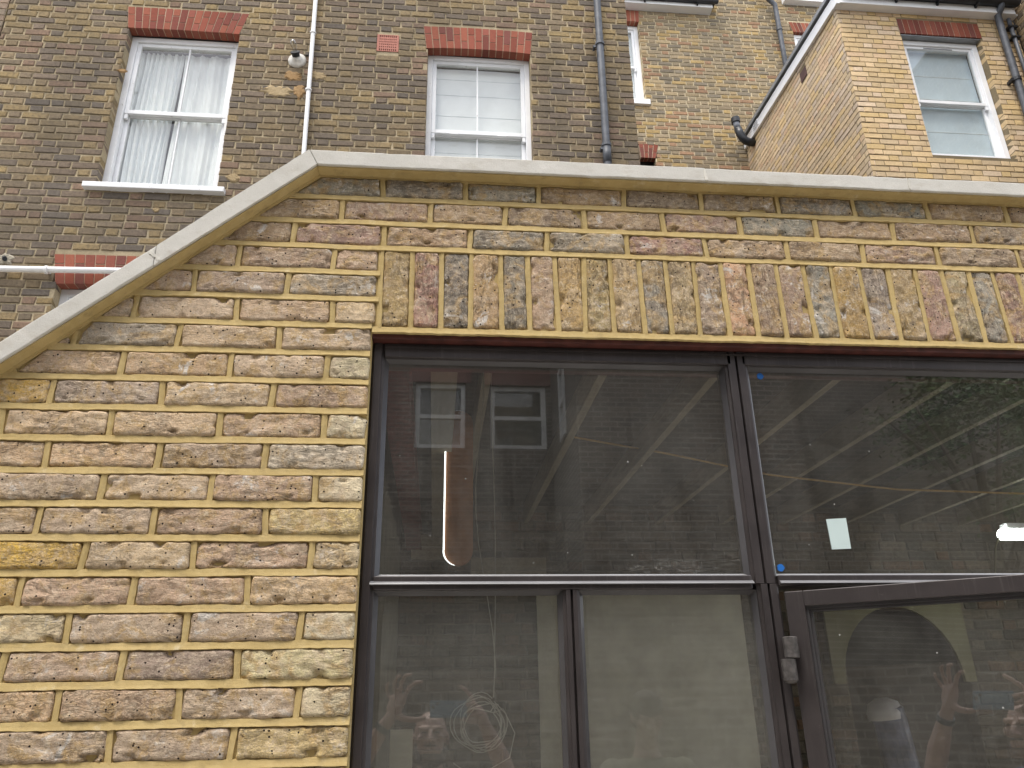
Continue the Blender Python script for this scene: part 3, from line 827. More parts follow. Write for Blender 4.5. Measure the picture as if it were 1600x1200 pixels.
def brickwork(thing, O, U, N, u0, u1, v0, v1, holes, pal, mb_mat, one_mat, stuff_mat, M_=.075, L=.215, Hd=.1025, J=.010, JV=.011, ph=0.0, nsingle=300, focus=(0, 0), D=.1, pr=.004,
              thick=.11, shift=.169, ulim=None, name='brick', skip_slab=False, rj=.003):
    O, U, N = Vector(O), Vector(U), Vector(N)
    up = Vector((0, 0, 1))
    def W(u, y, v): return O + U * u - N * y + up * v     # y positive = into the wall
    k0 = math.ceil(v0 / M_ - .001); k1 = int(v1 / M_)
    bricks = []
    for k in range(k0, k1):
        vb = k * M_ + J / 2; vt = (k + 1) * M_ - J / 2
        x = u0 - 1 + (shift if k % 2 else 0) + ph + rnd.uniform(-.018, .018)
        st = True
        ua, ub = u0, u1
        if ulim: ua, ub = ulim((vb + vt) / 2)
        iv0 = [(ua, ub)]
        for (h0, h1, f0, f1) in holes:
            if vt > h0 + .02 and vb < h1 - .02:
                vm = min(max((vb + vt) / 2, h0), h1)
                iv0 = sub_interval(iv0, f0(vm) if callable(f0) else f0, f1(vm) if callable(f1) else f1)
        while x < u1:
            l = (L if st else Hd) * rnd.uniform(.97, 1.03)
            for a, b in iv0:
                a2, b2 = max(x, a), min(x + l, b)
                if b2 - a2 > .028:
                    # close up small slivers against an opening
                    if x > a and x - a < .04: a2 = a + (JV if x - a > JV else 0)
                    if x + l < b and b - (x + l) < .04: b2 = b
                    bricks.append((a2, b2, vb + rnd.uniform(-.002, .002), vt + rnd.uniform(-.002, .002)))
            x += l + JV
            st = not st
    bricks.sort(key=lambda b: (abs((b[0] + b[1]) / 2 - focus[0]) + abs((b[2] + b[3]) / 2 - focus[1]) * 1.2) - (1.5 if b[1] - b[0] > .15 else 0))
    rot = Matrix((U, -N, up)).transposed()
    # shared variants for single bricks
    var = [[MB().add(*brick_geo(l_, M_ - J, D, pr, rj)).mesh(name, one_mat) for _ in range(6)] for l_ in (L, Hd)]
    inv = Matrix.Translation(-Vector(thing.location))
    for a, b, vb, vt in bricks[:nsingle]:
        w_ = b - a
        s_ = 0 if w_ > .15 else 1
        o = bpy.data.objects.new(name, var[s_][rnd.randrange(6)])
        COL.objects.link(o)
        o.parent = thing; o.matrix_parent_inverse = inv
        o.location = W(a, rnd.uniform(-.0015, .0015), vb)
        o.rotation_euler = rot.to_euler()
        o.scale = (w_ / (L if s_ == 0 else Hd), 1, (vt - vb) / (M_ - J))
        c = pal(); o.color = c + (1,)
    rest = MB()
    for a, b, vb, vt in bricks[nsingle:]:
        vs_, fs = brick_geo(b - a, vt - vb, D, pr + rnd.uniform(-.0015, .0015), rj)
        rest.add([W(a, 0, vb) + U * x - N * y + up * z for x, y, z in vs_], fs, pal())
    if rest.v:
        rest.build(name + 's', stuff_mat, thing, tint=True, kind='stuff')
    if not skip_slab:
        cuts = sorted({v0, v1} | {h for hh in holes for h in hh[:2] if v0 < h < v1} | ({v0 + (v1 - v0) * i / 24 for i in range(25)} if ulim else set()))
        s_ = MB()
        for a, b in zip(cuts, cuts[1:]):
            m_ = (a + b) / 2
            iv = [(u0, u1) if not ulim else (max(u0, ulim(m_)[0]), min(u1, ulim(m_)[1]))]
            for (h0, h1, f0, f1) in holes:
                if h0 <= a + 1e-6 and h1 >= b - 1e-6:
                    iv = sub_interval(iv, (f0(m_) if callable(f0) else f0) , (f1(m_) if callable(f1) else f1))
            for p, q in iv:
                s_.hexa([W(p, .004, a), W(q, .004, a), W(q, thick, a), W(p, thick, a), W(p, .004, b), W(q, .004, b), W(q, thick, b), W(p, thick, b)])
        s_.build('mortar_bed', mb_mat, thing)
    return len(bricks)

def pal_from(cols, v=.12):
    def f():
        c = rnd.choice(cols); k = rnd.uniform(1 - v, 1 + v)
        return tuple(x * k for x in c)
    return f
PAL_A = pal_from([(0.218, 0.165, 0.1), (0.244, 0.184, 0.112), (0.185, 0.146, 0.1), (0.158, 0.127, 0.098), (0.264, 0.197, 0.106), (0.205, 0.159, 0.106), (0.145, 0.122, 0.1), (0.284, 0.21, 0.106), (0.198, 0.152, 0.112), (0.224, 0.152, 0.106)], .17)
PAL_B = pal_from([(.35, .27, .16), (.38, .28, .155), (.29, .23, .15), (.22, .185, .135), (.41, .29, .13), (.32, .25, .16), (.33, .20, .12), (.27, .22, .15)], .18)
PAL_D = pal_from([(.57, .42, .235), (.61, .45, .255), (.54, .405, .235), (.58, .42, .265), (.62, .465, .28), (.57, .415, .21), (.61, .475, .33), (.53, .405, .255)], .08)
PAL_C = PAL_D
RED = pal_from([(.23, .068, .045), (.26, .08, .053), (.195, .06, .045), (.28, .092, .058), (.17, .062, .05), (.245, .08, .057)], .15)

def arch(thing, O, U, N, ub0, ub1, ut0, ut1, vb, vt, n, cam_=0.0, D=.10, cols=RED, split=True, j=.009, tl=.003):
    """splayed flat arch of voussoirs, joints recessed; each voussoir a brick of its own"""
    O, U, N = Vector(O), Vector(U), Vector(N); up = Vector((0, 0, 1))
    def W(u, y, v): return O + U * u - N * y + up * v
    def pt(s, t):
        b = ub0 + (ub1 - ub0) * s; tt = ut0 + (ut1 - ut0) * s
        c_ = cam_ * 4 * s * (1 - s)
        return b + (tt - b) * t, vb + c_ + (vt - vb - c_ * .4) * t
    inv = Matrix.Translation(-Vector(thing.location))
    for i in range(n):
        s0 = (i + j / ((ub1 - ub0) / n) / 2) / n; s1 = (i + 1 - j / ((ub1 - ub0) / n) / 2) / n
        sp = [0, 1]
        if split: sp = [0, (.36 if i % 2 else .66) + rnd.uniform(-.04, .04), 1]
        for k in range(len(sp) - 1):
            t0, t1 = sp[k] + (.018 if k else 0), sp[k + 1] - (.018 if k + 2 < len(sp) else 0)
            q = [pt(s0, t0), pt(s1, t0), pt(s1, t1), pt(s0, t1)]
            yo = -tl + rnd.uniform(-.001, .001)
            m_ = MB().hexa([W(q[0][0], yo, q[0][1]), W(q[1][0], yo, q[1][1]), W(q[1][0], D, q[1][1]), W(q[0][0], D, q[0][1]),
                            W(q[3][0], yo, q[3][1]), W(q[2][0], yo, q[2][1]), W(q[2][0], D, q[2][1]), W(q[3][0], D, q[3][1])])
            o = m_.build('arch_brick', M_RED, thing)
            o.color = cols() + (1,)
    # joint backing
    m_ = MB()
    for i in range(n):
        a, b = i / n, (i + 1) / n
        q = [pt(a, .004), pt(b, .004), pt(b, .995), pt(a, .995)]
        m_.hexa([W(q[0][0], .0015, q[0][1] + .003), W(q[1][0], .0015, q[1][1] + .003), W(q[1][0], D - .005, q[1][1] + .003), W(q[0][0], D - .005, q[0][1] + .003),
                 W(q[3][0], .0015, q[3][1]), W(q[2][0], .0015, q[2][1]), W(q[2][0], D - .005, q[2][1]), W(q[3][0], D - .005, q[3][1])])
    m_.build('arch_joint', M_REDM, thing)

# ------------------------------------------------------------------ HOUSE A (brown rear wall)
YA = 4.35
hA = empty('brick_house', (0, YA, GZ), label='old house rear wall of grimy brown brick with red window arches and pipes', cat='house')
def lin(v_0, a, v_1, b): return lambda v: a + (b - a) * min(1, max(0, (v - v_0) / (v_1 - v_0)))
holesA = [
    (6.06, 6.352, lin(6.07, -2.897, 6.352, -2.940), lin(6.07, -1.849, 6.352, -1.781)),
    (4.26, 6.075, -2.885, -1.845),
    (6.04, 6.331, lin(6.047, -.036, 6.331, -.067), lin(6.047, 1.012, 6.331, 1.039)),
    (3.9, 6.047, -.018, 1.008),
    (3.274, 3.554, lin(3.274, -3.033, 3.554, -3.087), -1.75),
    (1.9, 3.274, -3.02, -1.80),
    (5.972, 6.188, -.522, -.305),
    (GZ, 1.42, -.10, 2.04),
]
holesA[-1] = (GZ, 1.42, -9, 9)
brickwork(hA, (0, YA, 0), (1, 0, 0), (0, -1, 0), -4.02, 2.035, 1.42, 7.95, holesA, PAL_A, M_MORA, M_BRA, M_BRAs, nsingle=300, focus=(-.9, 5.5), pr=.005, rj=.005, J=.015, JV=.014)
arch(hA, (0, YA, 0), (1, 0, 0), (0, -1, 0), -2.897, -1.849, -2.938, -1.781, 6.085, 6.350, 16, .006)
arch(hA, (0, YA, 0), (1, 0, 0), (0, -1, 0), -.034, 1.012, -.067, 1.039, 6.047, 6.329, 15, .022)
arch(hA, (0, YA, 0), (1, 0, 0), (0, -1, 0), -3.03, -1.80, -3.087, -1.75, 3.274, 3.552, 16, .01)
# body of the house behind its face
MB().box(-4.02, 2.03, YA + .33, 7.9, GZ, 7.95).build('house_core', M_DARK, hA)
# inner skin around openings (dark rooms behind the windows)
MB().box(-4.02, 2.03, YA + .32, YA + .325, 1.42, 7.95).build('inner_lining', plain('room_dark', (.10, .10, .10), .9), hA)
brickwork(hA, (0, YA, 0), (1, 0, 0), (0, -1, 0), -4.02, -.27, GZ, 1.42, [], PAL_A, M_MORA, M_BRA, M_BRAs, nsingle=0, pr=.005, rj=.005, J=.015, JV=.014)
# left neighbour strip
nb = empty('party_wall', (-4.6, YA, GZ), label='strip of cleaner light brick wall at the far left edge of the brown house', cat='wall')
brickwork(nb, (0, YA, 0), (1, 0, 0), (0, -1, 0), -7.5, -4.035, GZ, 7.95, [], pal_from([(.30, .22, .16), (.27, .20, .14), (.33, .25, .17), (.24, .19, .14)], .15), M_MORB, M_BRB, M_BRBs, nsingle=60, focus=(-4.1, 6), ph=.07)

def sash_window(thing, x0, x1, z0, z1, y, rail, bar_x, mat, cols, fw=.05, sill=None, lower=True, horn=True, bars=True):
    """box frame + two sashes; parts of the house: window_frame with sub-parts"""
    fr = MB()
    fr.box(x0, x0 + fw, y, y + .12, z0, z1); fr.box(x1 - fw, x1, y, y + .12, z0, z1)
    fr.box(x0 + fw, x1 - fw, y, y + .12, z1 - fw, z1); fr.box(x0 + fw, x1 - fw, y, y + .12, z0, z0 + .05)
    w_ = fr.build('window', mat, thing, bevel=.003, label=cols)
    def ch(m_, n_, mt, bv=0, **k):
        o = m_.build(n_, mt, None, bevel=bv, **k); o.parent = w_; o.matrix_parent_inverse = Matrix(); return o
    a, b = x0 + fw + .001, x1 - fw - .001
    s = .038
    zt, zb = z1 - fw - .001, z0 + .051
    # upper sash (outer)
    u = MB().box(a, a + s, y + .02, y + .058, rail - .02, zt).box(b - s, b, y + .02, y + .058, rail - .02, zt).box(a + s, b - s, y + .02, y + .058, zt - s, zt).box(a + s, b - s, y + .02, y + .058, rail - .02, rail + .022)
    if horn:
        u.box(a + .002, a + s - .004, y + .024, y + .054, rail - .075, rail - .02).box(b - s + .004, b - .002, y + .024, y + .054, rail - .075, rail - .02)
    ch(u, 'upper_sash', mat, .003)
    ch(MB().box(a + s, b - s, y + .038, y + .042, rail + .02, zt - s), 'pane', M_GLF)
    # lower sash (inner)
    l = MB().box(a, a + s, y + .062, y + .10, zb, rail + .015).box(b - s, b, y + .062, y + .10, zb, rail + .015).box(a + s, b - s, y + .062, y + .10, zb, zb + .055).box(a + s, b - s, y + .062, y + .10, rail - .022, rail + .015)
    ch(l, 'lower_sash', mat, .003)
    ch(MB().box(a + s, b - s, y + .080, y + .084, zb + .05, rail - .02), 'pane', M_GLF)
    if bars:
        ch(MB().box(bar_x - .007, bar_x + .007, y + .026, y + .052, rail + .022, zt - s), 'glazing_bar', mat, .002)
        ch(MB().box(bar_x - .007, bar_x + .007, y + .068, y + .094, zb + .055, rail - .022), 'glazing_bar', mat, .002)
    return w_
sash_window(hA, -2.884, -1.846, 4.262, 6.075, YA + .105, 5.185, -2.335, M_PAINT, 'white painted sash window with pale curtains behind it', fw=.055)
sash_window(hA, -.017, 1.007, 4.15, 6.062, YA + .105, 5.135, .482, M_PAINT, 'white painted sash window with a white blind drawn behind it', fw=.05)
sash_window(hA, -3.02, -1.80, 1.95, 3.28, YA + .105, 2.6, -2.4, M_PAINT, 'white painted sash window mostly hidden by the sloping coping', fw=.06)
MB().box(-2.965, -1.765, YA - .062, YA + .115, 4.208, 4.260).build('window_sill', M_PAINT, hA, bevel=.006)
MB().box(-.12, 1.11, YA - .062, YA + .115, 4.08, 4.148).build('window_sill', M_PAINT, hA, bevel=.006)
MB().box(-3.1, -1.7, YA - .062, YA + .115, 1.9, 1.948).build('window_sill', M_PAINT, hA, bevel=.006)
# sash lifts of the middle window
for xc in (.25, .72):
    lf = MB()
    lf.tube([(xc - .045, YA + .118, 5.12), (xc - .035, YA + .098, 5.09), (xc + .035, YA + .098, 5.09), (xc + .045, YA + .118, 5.12)], .005, 8)
    lf.build('sash_lift', M_PAINT, hA)

# curtain / blinds
def curtain(x0, x1, z0, z1, y, folds, amp, gap=None, label='', name='curtain', seed=0):
    n = 150; vs_, fs = [], []
    rr = random.Random(seed)
    ph = [rr.uniform(0, 6) for _ in range(6)]
    rowsz = [z1 + (z0 - z1) * t / 10 for t in range(11)]
    for zi, z in enumerate(rowsz):
        for i in range(n + 1):
            u = i / n; x = x0 + (x1 - x0) * u
            a = math.sin(u * folds * 6.283 + ph[0] + .8 * math.sin(u * 9 + ph[1])) * amp + math.sin(u * folds * 2.7 * 6.283 + ph[2]) * amp * .3
            a *= .65 + .35 * zi / 10
            vs_.append((x + .01 * math.sin(zi * .5 + u * 8), y + a, z))
    for j in range(10):
        for i in range(n):
            a = j * (n + 1) + i
            fs.append((a, a + 1, a + n + 2, a + n + 1))
    o = MB().add(vs_, fs).build(name, M_CLOTH, None, smooth=True, label=label, cat='curtain' if name == 'curtain' else 'blind')
    return o
curtain(-2.86, -2.425, 4.25, 6.0, YA + .235, 8, .022, label='gathered left half of the white curtains in the left upstairs window', seed=3)
curtain(-2.408, -1.85, 4.25, 6.0, YA + .235, 4, .018, label='smoother right half of the white curtains in the left upstairs window', seed=5)
def blind(x0, x1, z0, z1, y, zs, label):
    b = MB().box(x0, x1, y, y + .004, z0, z1)
    o = b.build('roller_blind', M_CLOTH, None, label=label, cat='blind')
    s_ = MB()
    for z in zs: s_.box(x0, x1, y - .003, y - .0005, z - .004, z + .004)
    t_ = s_.build('batten', plain('blind_batten', (.68, .73, .77), .6), None); t_.parent = o
    return o
blind(0.0, .99, 4.15, 6.0, YA + .215, (5.66, 5.40, 4.95, 5.86), 'white blind behind the middle upstairs window')
blind(-2.95, -1.85, 1.95, 3.2, YA + .215, (2.9,), 'pale blind behind the lower window below the white waste pipe')

# air brick
ab = MB()
ab.box(-.520, -.307, YA - .004, YA + .05, 5.974, 5.982).box(-.520, -.307, YA - .004, YA + .05, 6.178, 6.186)
nx_, nz_ = 9, 6
x0, x1, z0, z1 = -.520, -.307, 5.982, 6.178
ab.box(x0, x0 + .018, YA - .004, YA + .05, z0, z1).box(x1 - .018, x1, YA - .004, YA + .05, z0, z1)
px, pz = (x1 - x0 - .036) / nx_, (z1 - z0) / nz_
for i in range(nx_ + 1):
    xx = x0 + .018 + i * px
    ab.box(xx - px * .26, xx + px * .26, YA - .003, YA + .045, z0, z1)
for k in range(nz_ + 1):
    zz = z0 + k * pz
    if 0 < k < nz_: ab.box(x0 + .018, x1 - .018, YA - .0025, YA + .045, zz - pz * .28, zz + pz * .28)
ab.box(x0, x1, YA + .05, YA + .06, z0, z1)
ab.build('air_brick', M_TER, hA, label='terracotta air brick with a grid of small square holes')
# repaired patch and scars
def patch(cx, cz, rx, rz, col, seed, name='mortar_patch'):
    rr = random.Random(seed); n = 22
    pts = [(cx + math.cos(k / n * 6.283) * rx * rr.uniform(.7, 1.15), cz + math.sin(k / n * 6.283) * rz * rr.uniform(.7, 1.15)) for k in range(n)]
    vs_ = [(cx, YA - .012, cz)] + [(x, YA + .002, z) for x, z in pts] + [(cx + (x - cx) * .7, YA - .009 - rr.uniform(0, .005), cz + (z - cz) * .7) for x, z in pts]
    fs = [(0, 1 + n + k, 1 + n + (k + 1) % n) for k in range(n)] + [(1 + n + k, 1 + k, 1 + (k + 1) % n, 1 + n + (k + 1) % n) for k in range(n)]
    MB().add(vs_, fs).build(name, col, hA)
M_PAT = mortar_far('rough_patch', (.30, .22, .12), (.46, .36, .22))
M_PAT2 = mortar_far('orange_patch', (.33, .20, .09), (.46, .33, .19))
patch(-1.42, 5.40, .17, .085, M_PAT, 1); patch(-1.30, 5.60, .10, .07, M_PAT2, 2); patch(-1.22, 5.42, .07, .10, M_PAT2, 9)
patch(-1.06, 5.62, .10, .06, M_PAT, 4); patch(-2.33, 4.03, .035, .03, M_PAT, 5); patch(-1.72, 4.40, .07, .05, M_PAT, 6)
patch(-2.86, 5.55, .05, .025, M_PAT2, 7)
# pipes on wall A
def pipe_thing(name, pts, r, mat, label, cat, clips, clipr=1.35, clen=.02, clipname='clip', ax=(0, 0, 1), n=16):
    t = empty(name, pts[0], label=label, cat=cat)
    MB().tube(pts, r, n).build('pipe', mat, t, smooth=True)
    for c_ in clips:
        m_ = MB().lathe(Vector(c_) - Vector(ax) * clen / 2, ax, [(0, r * 1.02), (0, r * clipr), (clen, r * clipr), (clen, r * 1.02)], n)
        m_.box(c_[0] - r * .3 if ax[2] else c_[0] - .008, c_[0] + r * .3 if ax[2] else c_[0] + .008, c_[1] + r, YA + .004, c_[2] - .008 if ax[2] else c_[2] - r * .3, c_[2] + .008 if ax[2] else c_[2] + r * .3) if name != 'soil_pipe' else None
        m_.build(clipname, mat, t)
    return t
wp = pipe_thing('overflow_pipe', [(-1.150, YA - .045, 7.9), (-1.147, YA - .045, 6.538), (-1.112, YA - .045, 4.712), (-1.10, YA - .045, 3.6)], .021, M_WPIPE, 'thin white plastic pipe running down the brown brick wall beside the bulb lamp', 'pipe',
                [(-1.139, YA - .045, 6.11), (-1.127, YA - .045, 5.40)], 1.45, .014)
bp = pipe_thing('drainpipe', [(1.722, YA - .07, 7.9), (1.718, YA - .07, 6.74), (1.703, YA - .07, 4.8), (1.70, YA - .07, 3.6)], .037, M_BPIPE, 'weathered grey black drainpipe at the right end of the brown brick wall', 'pipe',
                [(1.713, YA - .07, 6.16), (1.703, YA - .07, 4.90)], 1.28, .03, 'collar')
for zc in (6.12, 4.86):
    MB().tube([(1.655, YA - .03, zc), (1.655, YA - .085, zc)], .015, 10).build('bracket_bolt', M_BPIPE, bp)
MB().tube([(1.703, YA - .07, 4.90), (1.703, YA - .07, 4.70)], .041, 16).build('socket', M_BPIPE, bp, smooth=True)
lp = pipe_thing('waste_pipe', [(-4.4, YA - .06, 3.36), (-3.442, YA - .06, 3.364), (-2.549, YA - .06, 3.379), (-1.9, YA - .06, 3.39)], .026, M_WPIPE, 'white horizontal waste pipe crossing in front of the lower red brick arch', 'pipe',
                [(-3.087, YA - .06, 3.367)], 1.35, .02, 'clip', (1, 0, 0))
# wall lamp
wl = empty('wall_lamp', (-1.27, YA - .02, 5.80), label='bare bulb lamp on a round white base on the brown brick wall', cat='lamp')
MB().lathe((-1.27, YA + .004, 5.79), (0, -1, 0), [(0, .086), (.012, .088), (.03, .070), (.045, .045), (.06, .040)], 24).build('lamp_base', plain('old_white_ceramic', (.60, .58, .53), .4, var=.15, scale=30), wl, smooth=True)
MB().lathe((-1.275, YA - .05, 5.80), (-.12, -.75, .45), [(0, .036), (.03, .040), (.032, .046), (.044, .046), (.045, .034)], 20).build('lamp_holder', M_BLK, wl, smooth=True)
MB().lathe((-1.281, YA - .085, 5.822), (-.12, -.75, .45), [(0, .022), (.02, .022), (.05, .03), (.075, .032), (.10, .026), (.112, .006)], 18).build('bulb', glass_mat('bulb_glass', 0, 2.2, .8), wl, smooth=True)
MB().tube([(-1.21, YA - .01, 5.86), (-1.17, YA - .02, 5.85), (-1.15, YA - .02, 5.90)], .006, 6).build('flex', M_BLK, wl)
# hole with cable stub at left
MB().tube([(-3.47, YA - .012, 3.50), (-3.455, YA - .03, 3.475), (-3.44, YA - .05, 3.465)], .018, 10).build('cable_stub', M_BLK, None, label='short black cable stub poking from a mortar patch at the left edge', cat='cable')
patch(-3.47, 3.49, .09, .06, mortar_far('fresh_patch', (.40, .36, .28), (.5, .45, .36)), 11)

# ------------------------------------------------------------------ WALL B (paler recessed house wall)
YB = 8.0
hB = empty('tan_brick_house', (4.5, YB, GZ), label='paler tan brick house wall set back to the right of the brown house', cat='house')
holesB = [(10.526, 10.77, 2.6, lin(10.526, 3.377, 10.77, 3.388)), (8.83, 10.526, 2.6, 3.365),
          (7.744, 8.01, 3.05, lin(7.74, 3.425, 8.01, 3.488)), (6.9, 7.744, 3.05, 3.42),
          (10.52, 10.735, lin(10.52, 6.02, 10.735, 5.985), 7.1), (9.2, 10.52, 6.05, 7.05)]
brickwork(hB, (0, YB, 0), (1, 0, 0), (0, -1, 0), 2.06, 8.6, 3.5, 11.9, holesB, PAL_B, M_MORB, M_BRB, M_BRBs, nsingle=300, focus=(4.1, 9.2), pr=.005, M_=.0775, L=.222, Hd=.106, J=.016, JV=.017, ph=.05, rj=.005)
arch(hB, (0, YB, 0), (1, 0, 0), (0, -1, 0), 2.66, 3.377, 2.63, 3.388, 10.526, 10.769, 10, 0, split=False, j=.014)
arch(hB, (0, YB, 0), (1, 0, 0), (0, -1, 0), 3.19, 3.42, 3.165, 3.488, 7.744, 8.008, 4, 0, j=.010)
arch(hB, (0, YB, 0), (1, 0, 0), (0, -1, 0), 6.05, 7.05, 6.0, 7.08, 10.52, 10.735, 15, 0, split=False, j=.012)
MB().box(2.0, 8.6, YB + .25, YB + 4, GZ, 11.9).build('house_core', M_DARK, hB)
sash_window(hB, 2.66, 3.365, 8.85, 10.52, YB + .10, 9.65, 3.0, M_UPVC, 'narrow white sash window half hidden behind the corner of the brown house', fw=.07, bars=False)
MB().box(2.6, 3.41, YB - .06, YB + .10, 8.745, 8.84).build('window_sill', M_UPVC, hB, bevel=.005)
sash_window(hB, 6.06, 7.04, 9.25, 10.515, YB + .06, 9.9, 6.55, M_UPVC, 'white window high on the tan wall partly hidden by the flat roof', fw=.06, bars=False)
blind(6.1, 7.0, 9.3, 10.4, YB + .18, (), 'grey white blind in the high window of the tan wall')
bpy.data.objects[-1] if False else None
blind(2.7, 3.3, 8.9, 10.45, YB + .22, (), 'white blind inside the narrow window of the tan wall')
# gutter fragment top of B
gb = empty('short_gutter', (3.9, YB - .15, 10.85), label='short black gutter on a white board above the narrow window of the tan wall', cat='gutter')
MB().box(2.2, 4.62, YB - .16, YB + .0, 10.775, 10.845).build('fascia_board', M_UPVC, gb)
MB().tube([(2.2, YB - .21, 10.88), (4.70, YB - .21, 10.88)], .055, 14).build('gutter', M_BLK, gb, smooth=True)
for x in (3.45, 4.35): MB().box(x - .012, x + .012, YB - .20, YB - .161, 10.79, 10.87).build('bracket', M_BLK, gb)
MB().box(2.2, 4.7, YB - .30, YB, 10.94, 10.98).build('roof_edge', M_DARK, gb)
# downpipe on B
dp = empty('rear_downpipe', (5.75, YB - .08, 9.8), label='black downpipe with an offset bend on the tan brick wall', cat='pipe')
MB().tube([(5.40, YB - .12, 11.32), (5.55, YB - .12, 11.25), (5.68, YB - .10, 11.10), (5.765, YB - .09, 11.02), (5.772, YB - .08, 10.85), (5.765, YB - .08, 10.1), (5.76, YB - .08, 8.3)], .040, 14).build('pipe', M_BPIPE, dp, smooth=True)
MB().lathe((5.768, YB - .08, 10.44), (0, 0, 1), [(0, .045), (.0, .05), (.05, .05), (.05, .045)], 14).build('collar', M_BPIPE, dp)
MB().box(5.95, 8.6, YB - .12, YB - .0, 11.13, 11.30).build('fascia_board', M_UPVC, hB)

# ------------------------------------------------------------------ YELLOW EXTENSION (C side, D front)
XC, YD = 4.905, 5.10
hD = empty('yellow_brick_extension', (6.0, 6.5, GZ), label='new yellow brick rear extension with a flat roof and one white window', cat='house extension')
holesD = [(7.470, 7.700, lin(7.47, 5.659, 7.7, 5.654), lin(7.47, 6.729, 7.7, 6.722)), (5.665, 7.470, 5.668, 6.700)]
brickwork(hD, (0, YD, 0), (1, 0, 0), (0, -1, 0), XC, 7.215, 4.6, 7.84, holesD, PAL_D, M_MORD, M_BRD, M_BRDs, nsingle=280, focus=(5.6, 6.1), pr=.003, M_=.075, J=.0095, JV=.008, ph=-.0, rj=.0022)
brickwork(hD, (XC, YB, 0), (0, -1, 0), (-1, 0, 0), 0, YB - YD - .004, 4.6, 8.05, [(7.60, 7.755, YB - 6.15, YB - 5.97)], pal_from([(.64, .49, .31), (.60, .47, .31), (.66, .51, .33), (.57, .45, .31), (.64, .46, .30), (.60, .48, .36), (.66, .49, .27)], .09), M_MORD, M_BRD, M_BRDs, nsingle=160, focus=(2.4, 6.6), pr=.003, M_=.075, J=.0095, JV=.008, ph=.112, rj=.0022, name='side_brick')  # same brick as the front, slightly pinker; extra side light put into the tint
arch(hD, (0, YD, 0), (1, 0, 0), (0, -1, 0), 5.664, 6.726, 5.657, 6.720, 7.474, 7.698, 15, 0, split=False, j=.009, tl=.002)
MB().box(XC + .12, 7.21, YD + .25, YB, 4.0, 8.0).build('extension_core', M_DARK, hD)
MB().box(XC + .12, 7.21, YD + .12, YD + .25, GZ, 4.6).build('lower_wall', M_MORD, hD)
MB().box(5.669, 6.700, YD + .012, YD + .10, 7.455, 7.469).build('lintel', M_GREY, hD)
wd = sash_window(hD, 5.675, 6.695, 5.70, 7.45, YD + .085, 6.53, 6.2, M_UPVC, 'white plastic sash window with a trickle vent and sky reflected in its panes', fw=.065, bars=False)
MB().box(6.0, 6.37, YD + .100, YD + .1045, 7.352, 7.364).build('trickle_vent', M_GREY, hD)
M_SKYBLIND = plain('roller_blind_sky_tint', (.66, .78, .88), .6, var=.03)  # blue of the reflected sky put into the blind's colour
b_ = blind(5.75, 6.62, 5.72, 7.42, YD + .2, (7.0, 6.65, 6.16), 'pale blind behind the panes of the yellow extension window')
b_.data = b_.data.copy(); b_.data.materials[0] = M_SKYBLIND
# bed of brick sill course
for i in range(13):
    m_ = MB(); x_ = 5.62 + i * .0855
# roof edge
fe = empty('roof_edge_trim', (6.0, YD, 7.9), label='white fascia boards and dark flat roof edging around the yellow extension', cat='fascia')
def zr(y): return 7.795 + (y - YD) * .066
y0, y1 = YD - .10, YB - .02
m_ = MB().hexa([(XC - .045, y0, zr(y0)), (XC - .006, y0, zr(y0)), (XC - .006, y1, zr(y1)), (XC - .045, y1, zr(y1)), (XC - .045, y0, zr(y0) + .145), (XC - .006, y0, zr(y0) + .145), (XC - .006, y1, zr(y1) + .145), (XC - .045, y1, zr(y1) + .145)])
m_.build('barge_board', M_UPVC, fe)
m_ = MB().hexa([(XC - .030, y0, zr(y0) + .145), (XC + .05, y0, zr(y0) + .145), (XC + .05, y1, zr(y1) + .145), (XC - .030, y1, zr(y1) + .145), (XC - .030, y0, zr(y0) + .18), (XC + .05, y0, zr(y0) + .18), (XC + .05, y1, zr(y1) + .18), (XC - .030, y1, zr(y1) + .18)])
m_.build('dark_gap_strip', M_BLK, fe)  # black strip put in for the dark gap between board and capping
m_ = MB().hexa([(XC - .075, y0, zr(y0) + .18), (XC + .10, y0, zr(y0) + .18), (XC + .10, y1, zr(y1) + .18), (XC - .075, y1, zr(y1) + .18), (XC - .075, y0, zr(y0) + .235), (XC + .10, y0, zr(y0) + .235), (XC + .10, y1, zr(y1) + .235), (XC - .075, y1, zr(y1) + .235)])
m_.build('edge_capping', M_GREY, fe)
MB().box(XC - .0445, 7.21, YD - .095, YD - .004, 7.783, 7.800).build('soffit', M_UPVC, fe)
MB().box(XC - .006, 7.17, YD - .115, YD - .096, 7.783, 7.88).build('fascia_board', M_UPVC, fe)
MB().hexa([(XC + .1, YD - .1, 7.93), (7.2, YD - .1, 7.93), (7.2, YB, 8.12), (XC + .1, YB, 8.12), (XC + .1, YD - .1, 7.99), (7.2, YD - .1, 7.99), (7.2, YB, 8.18), (XC + .1, YB, 8.18)]).build('flat_roof', M_DARK, fe)
# louvre vent on the barge board end
lv = MB().box(XC - .052, XC - .046, 7.40, 7.60, zr(7.5) + .03, zr(7.5) + .145)
lv.build('vent_plate', M_UPVC, fe)
for k in range(3): MB().box(XC - .0555, XC - .052, 7.42, 7.58, zr(7.5) + .045 + k * .033, zr(7.5) + .055 + k * .033).build('louvre', M_GREY, fe)
MB().box(XC - .004, XC + .06, 5.975, 6.145, 7.603, 7.752).build('vent_brick', plain('brown_vent', (.10, .05, .045), .6, var=.2), hD, bevel=.003)
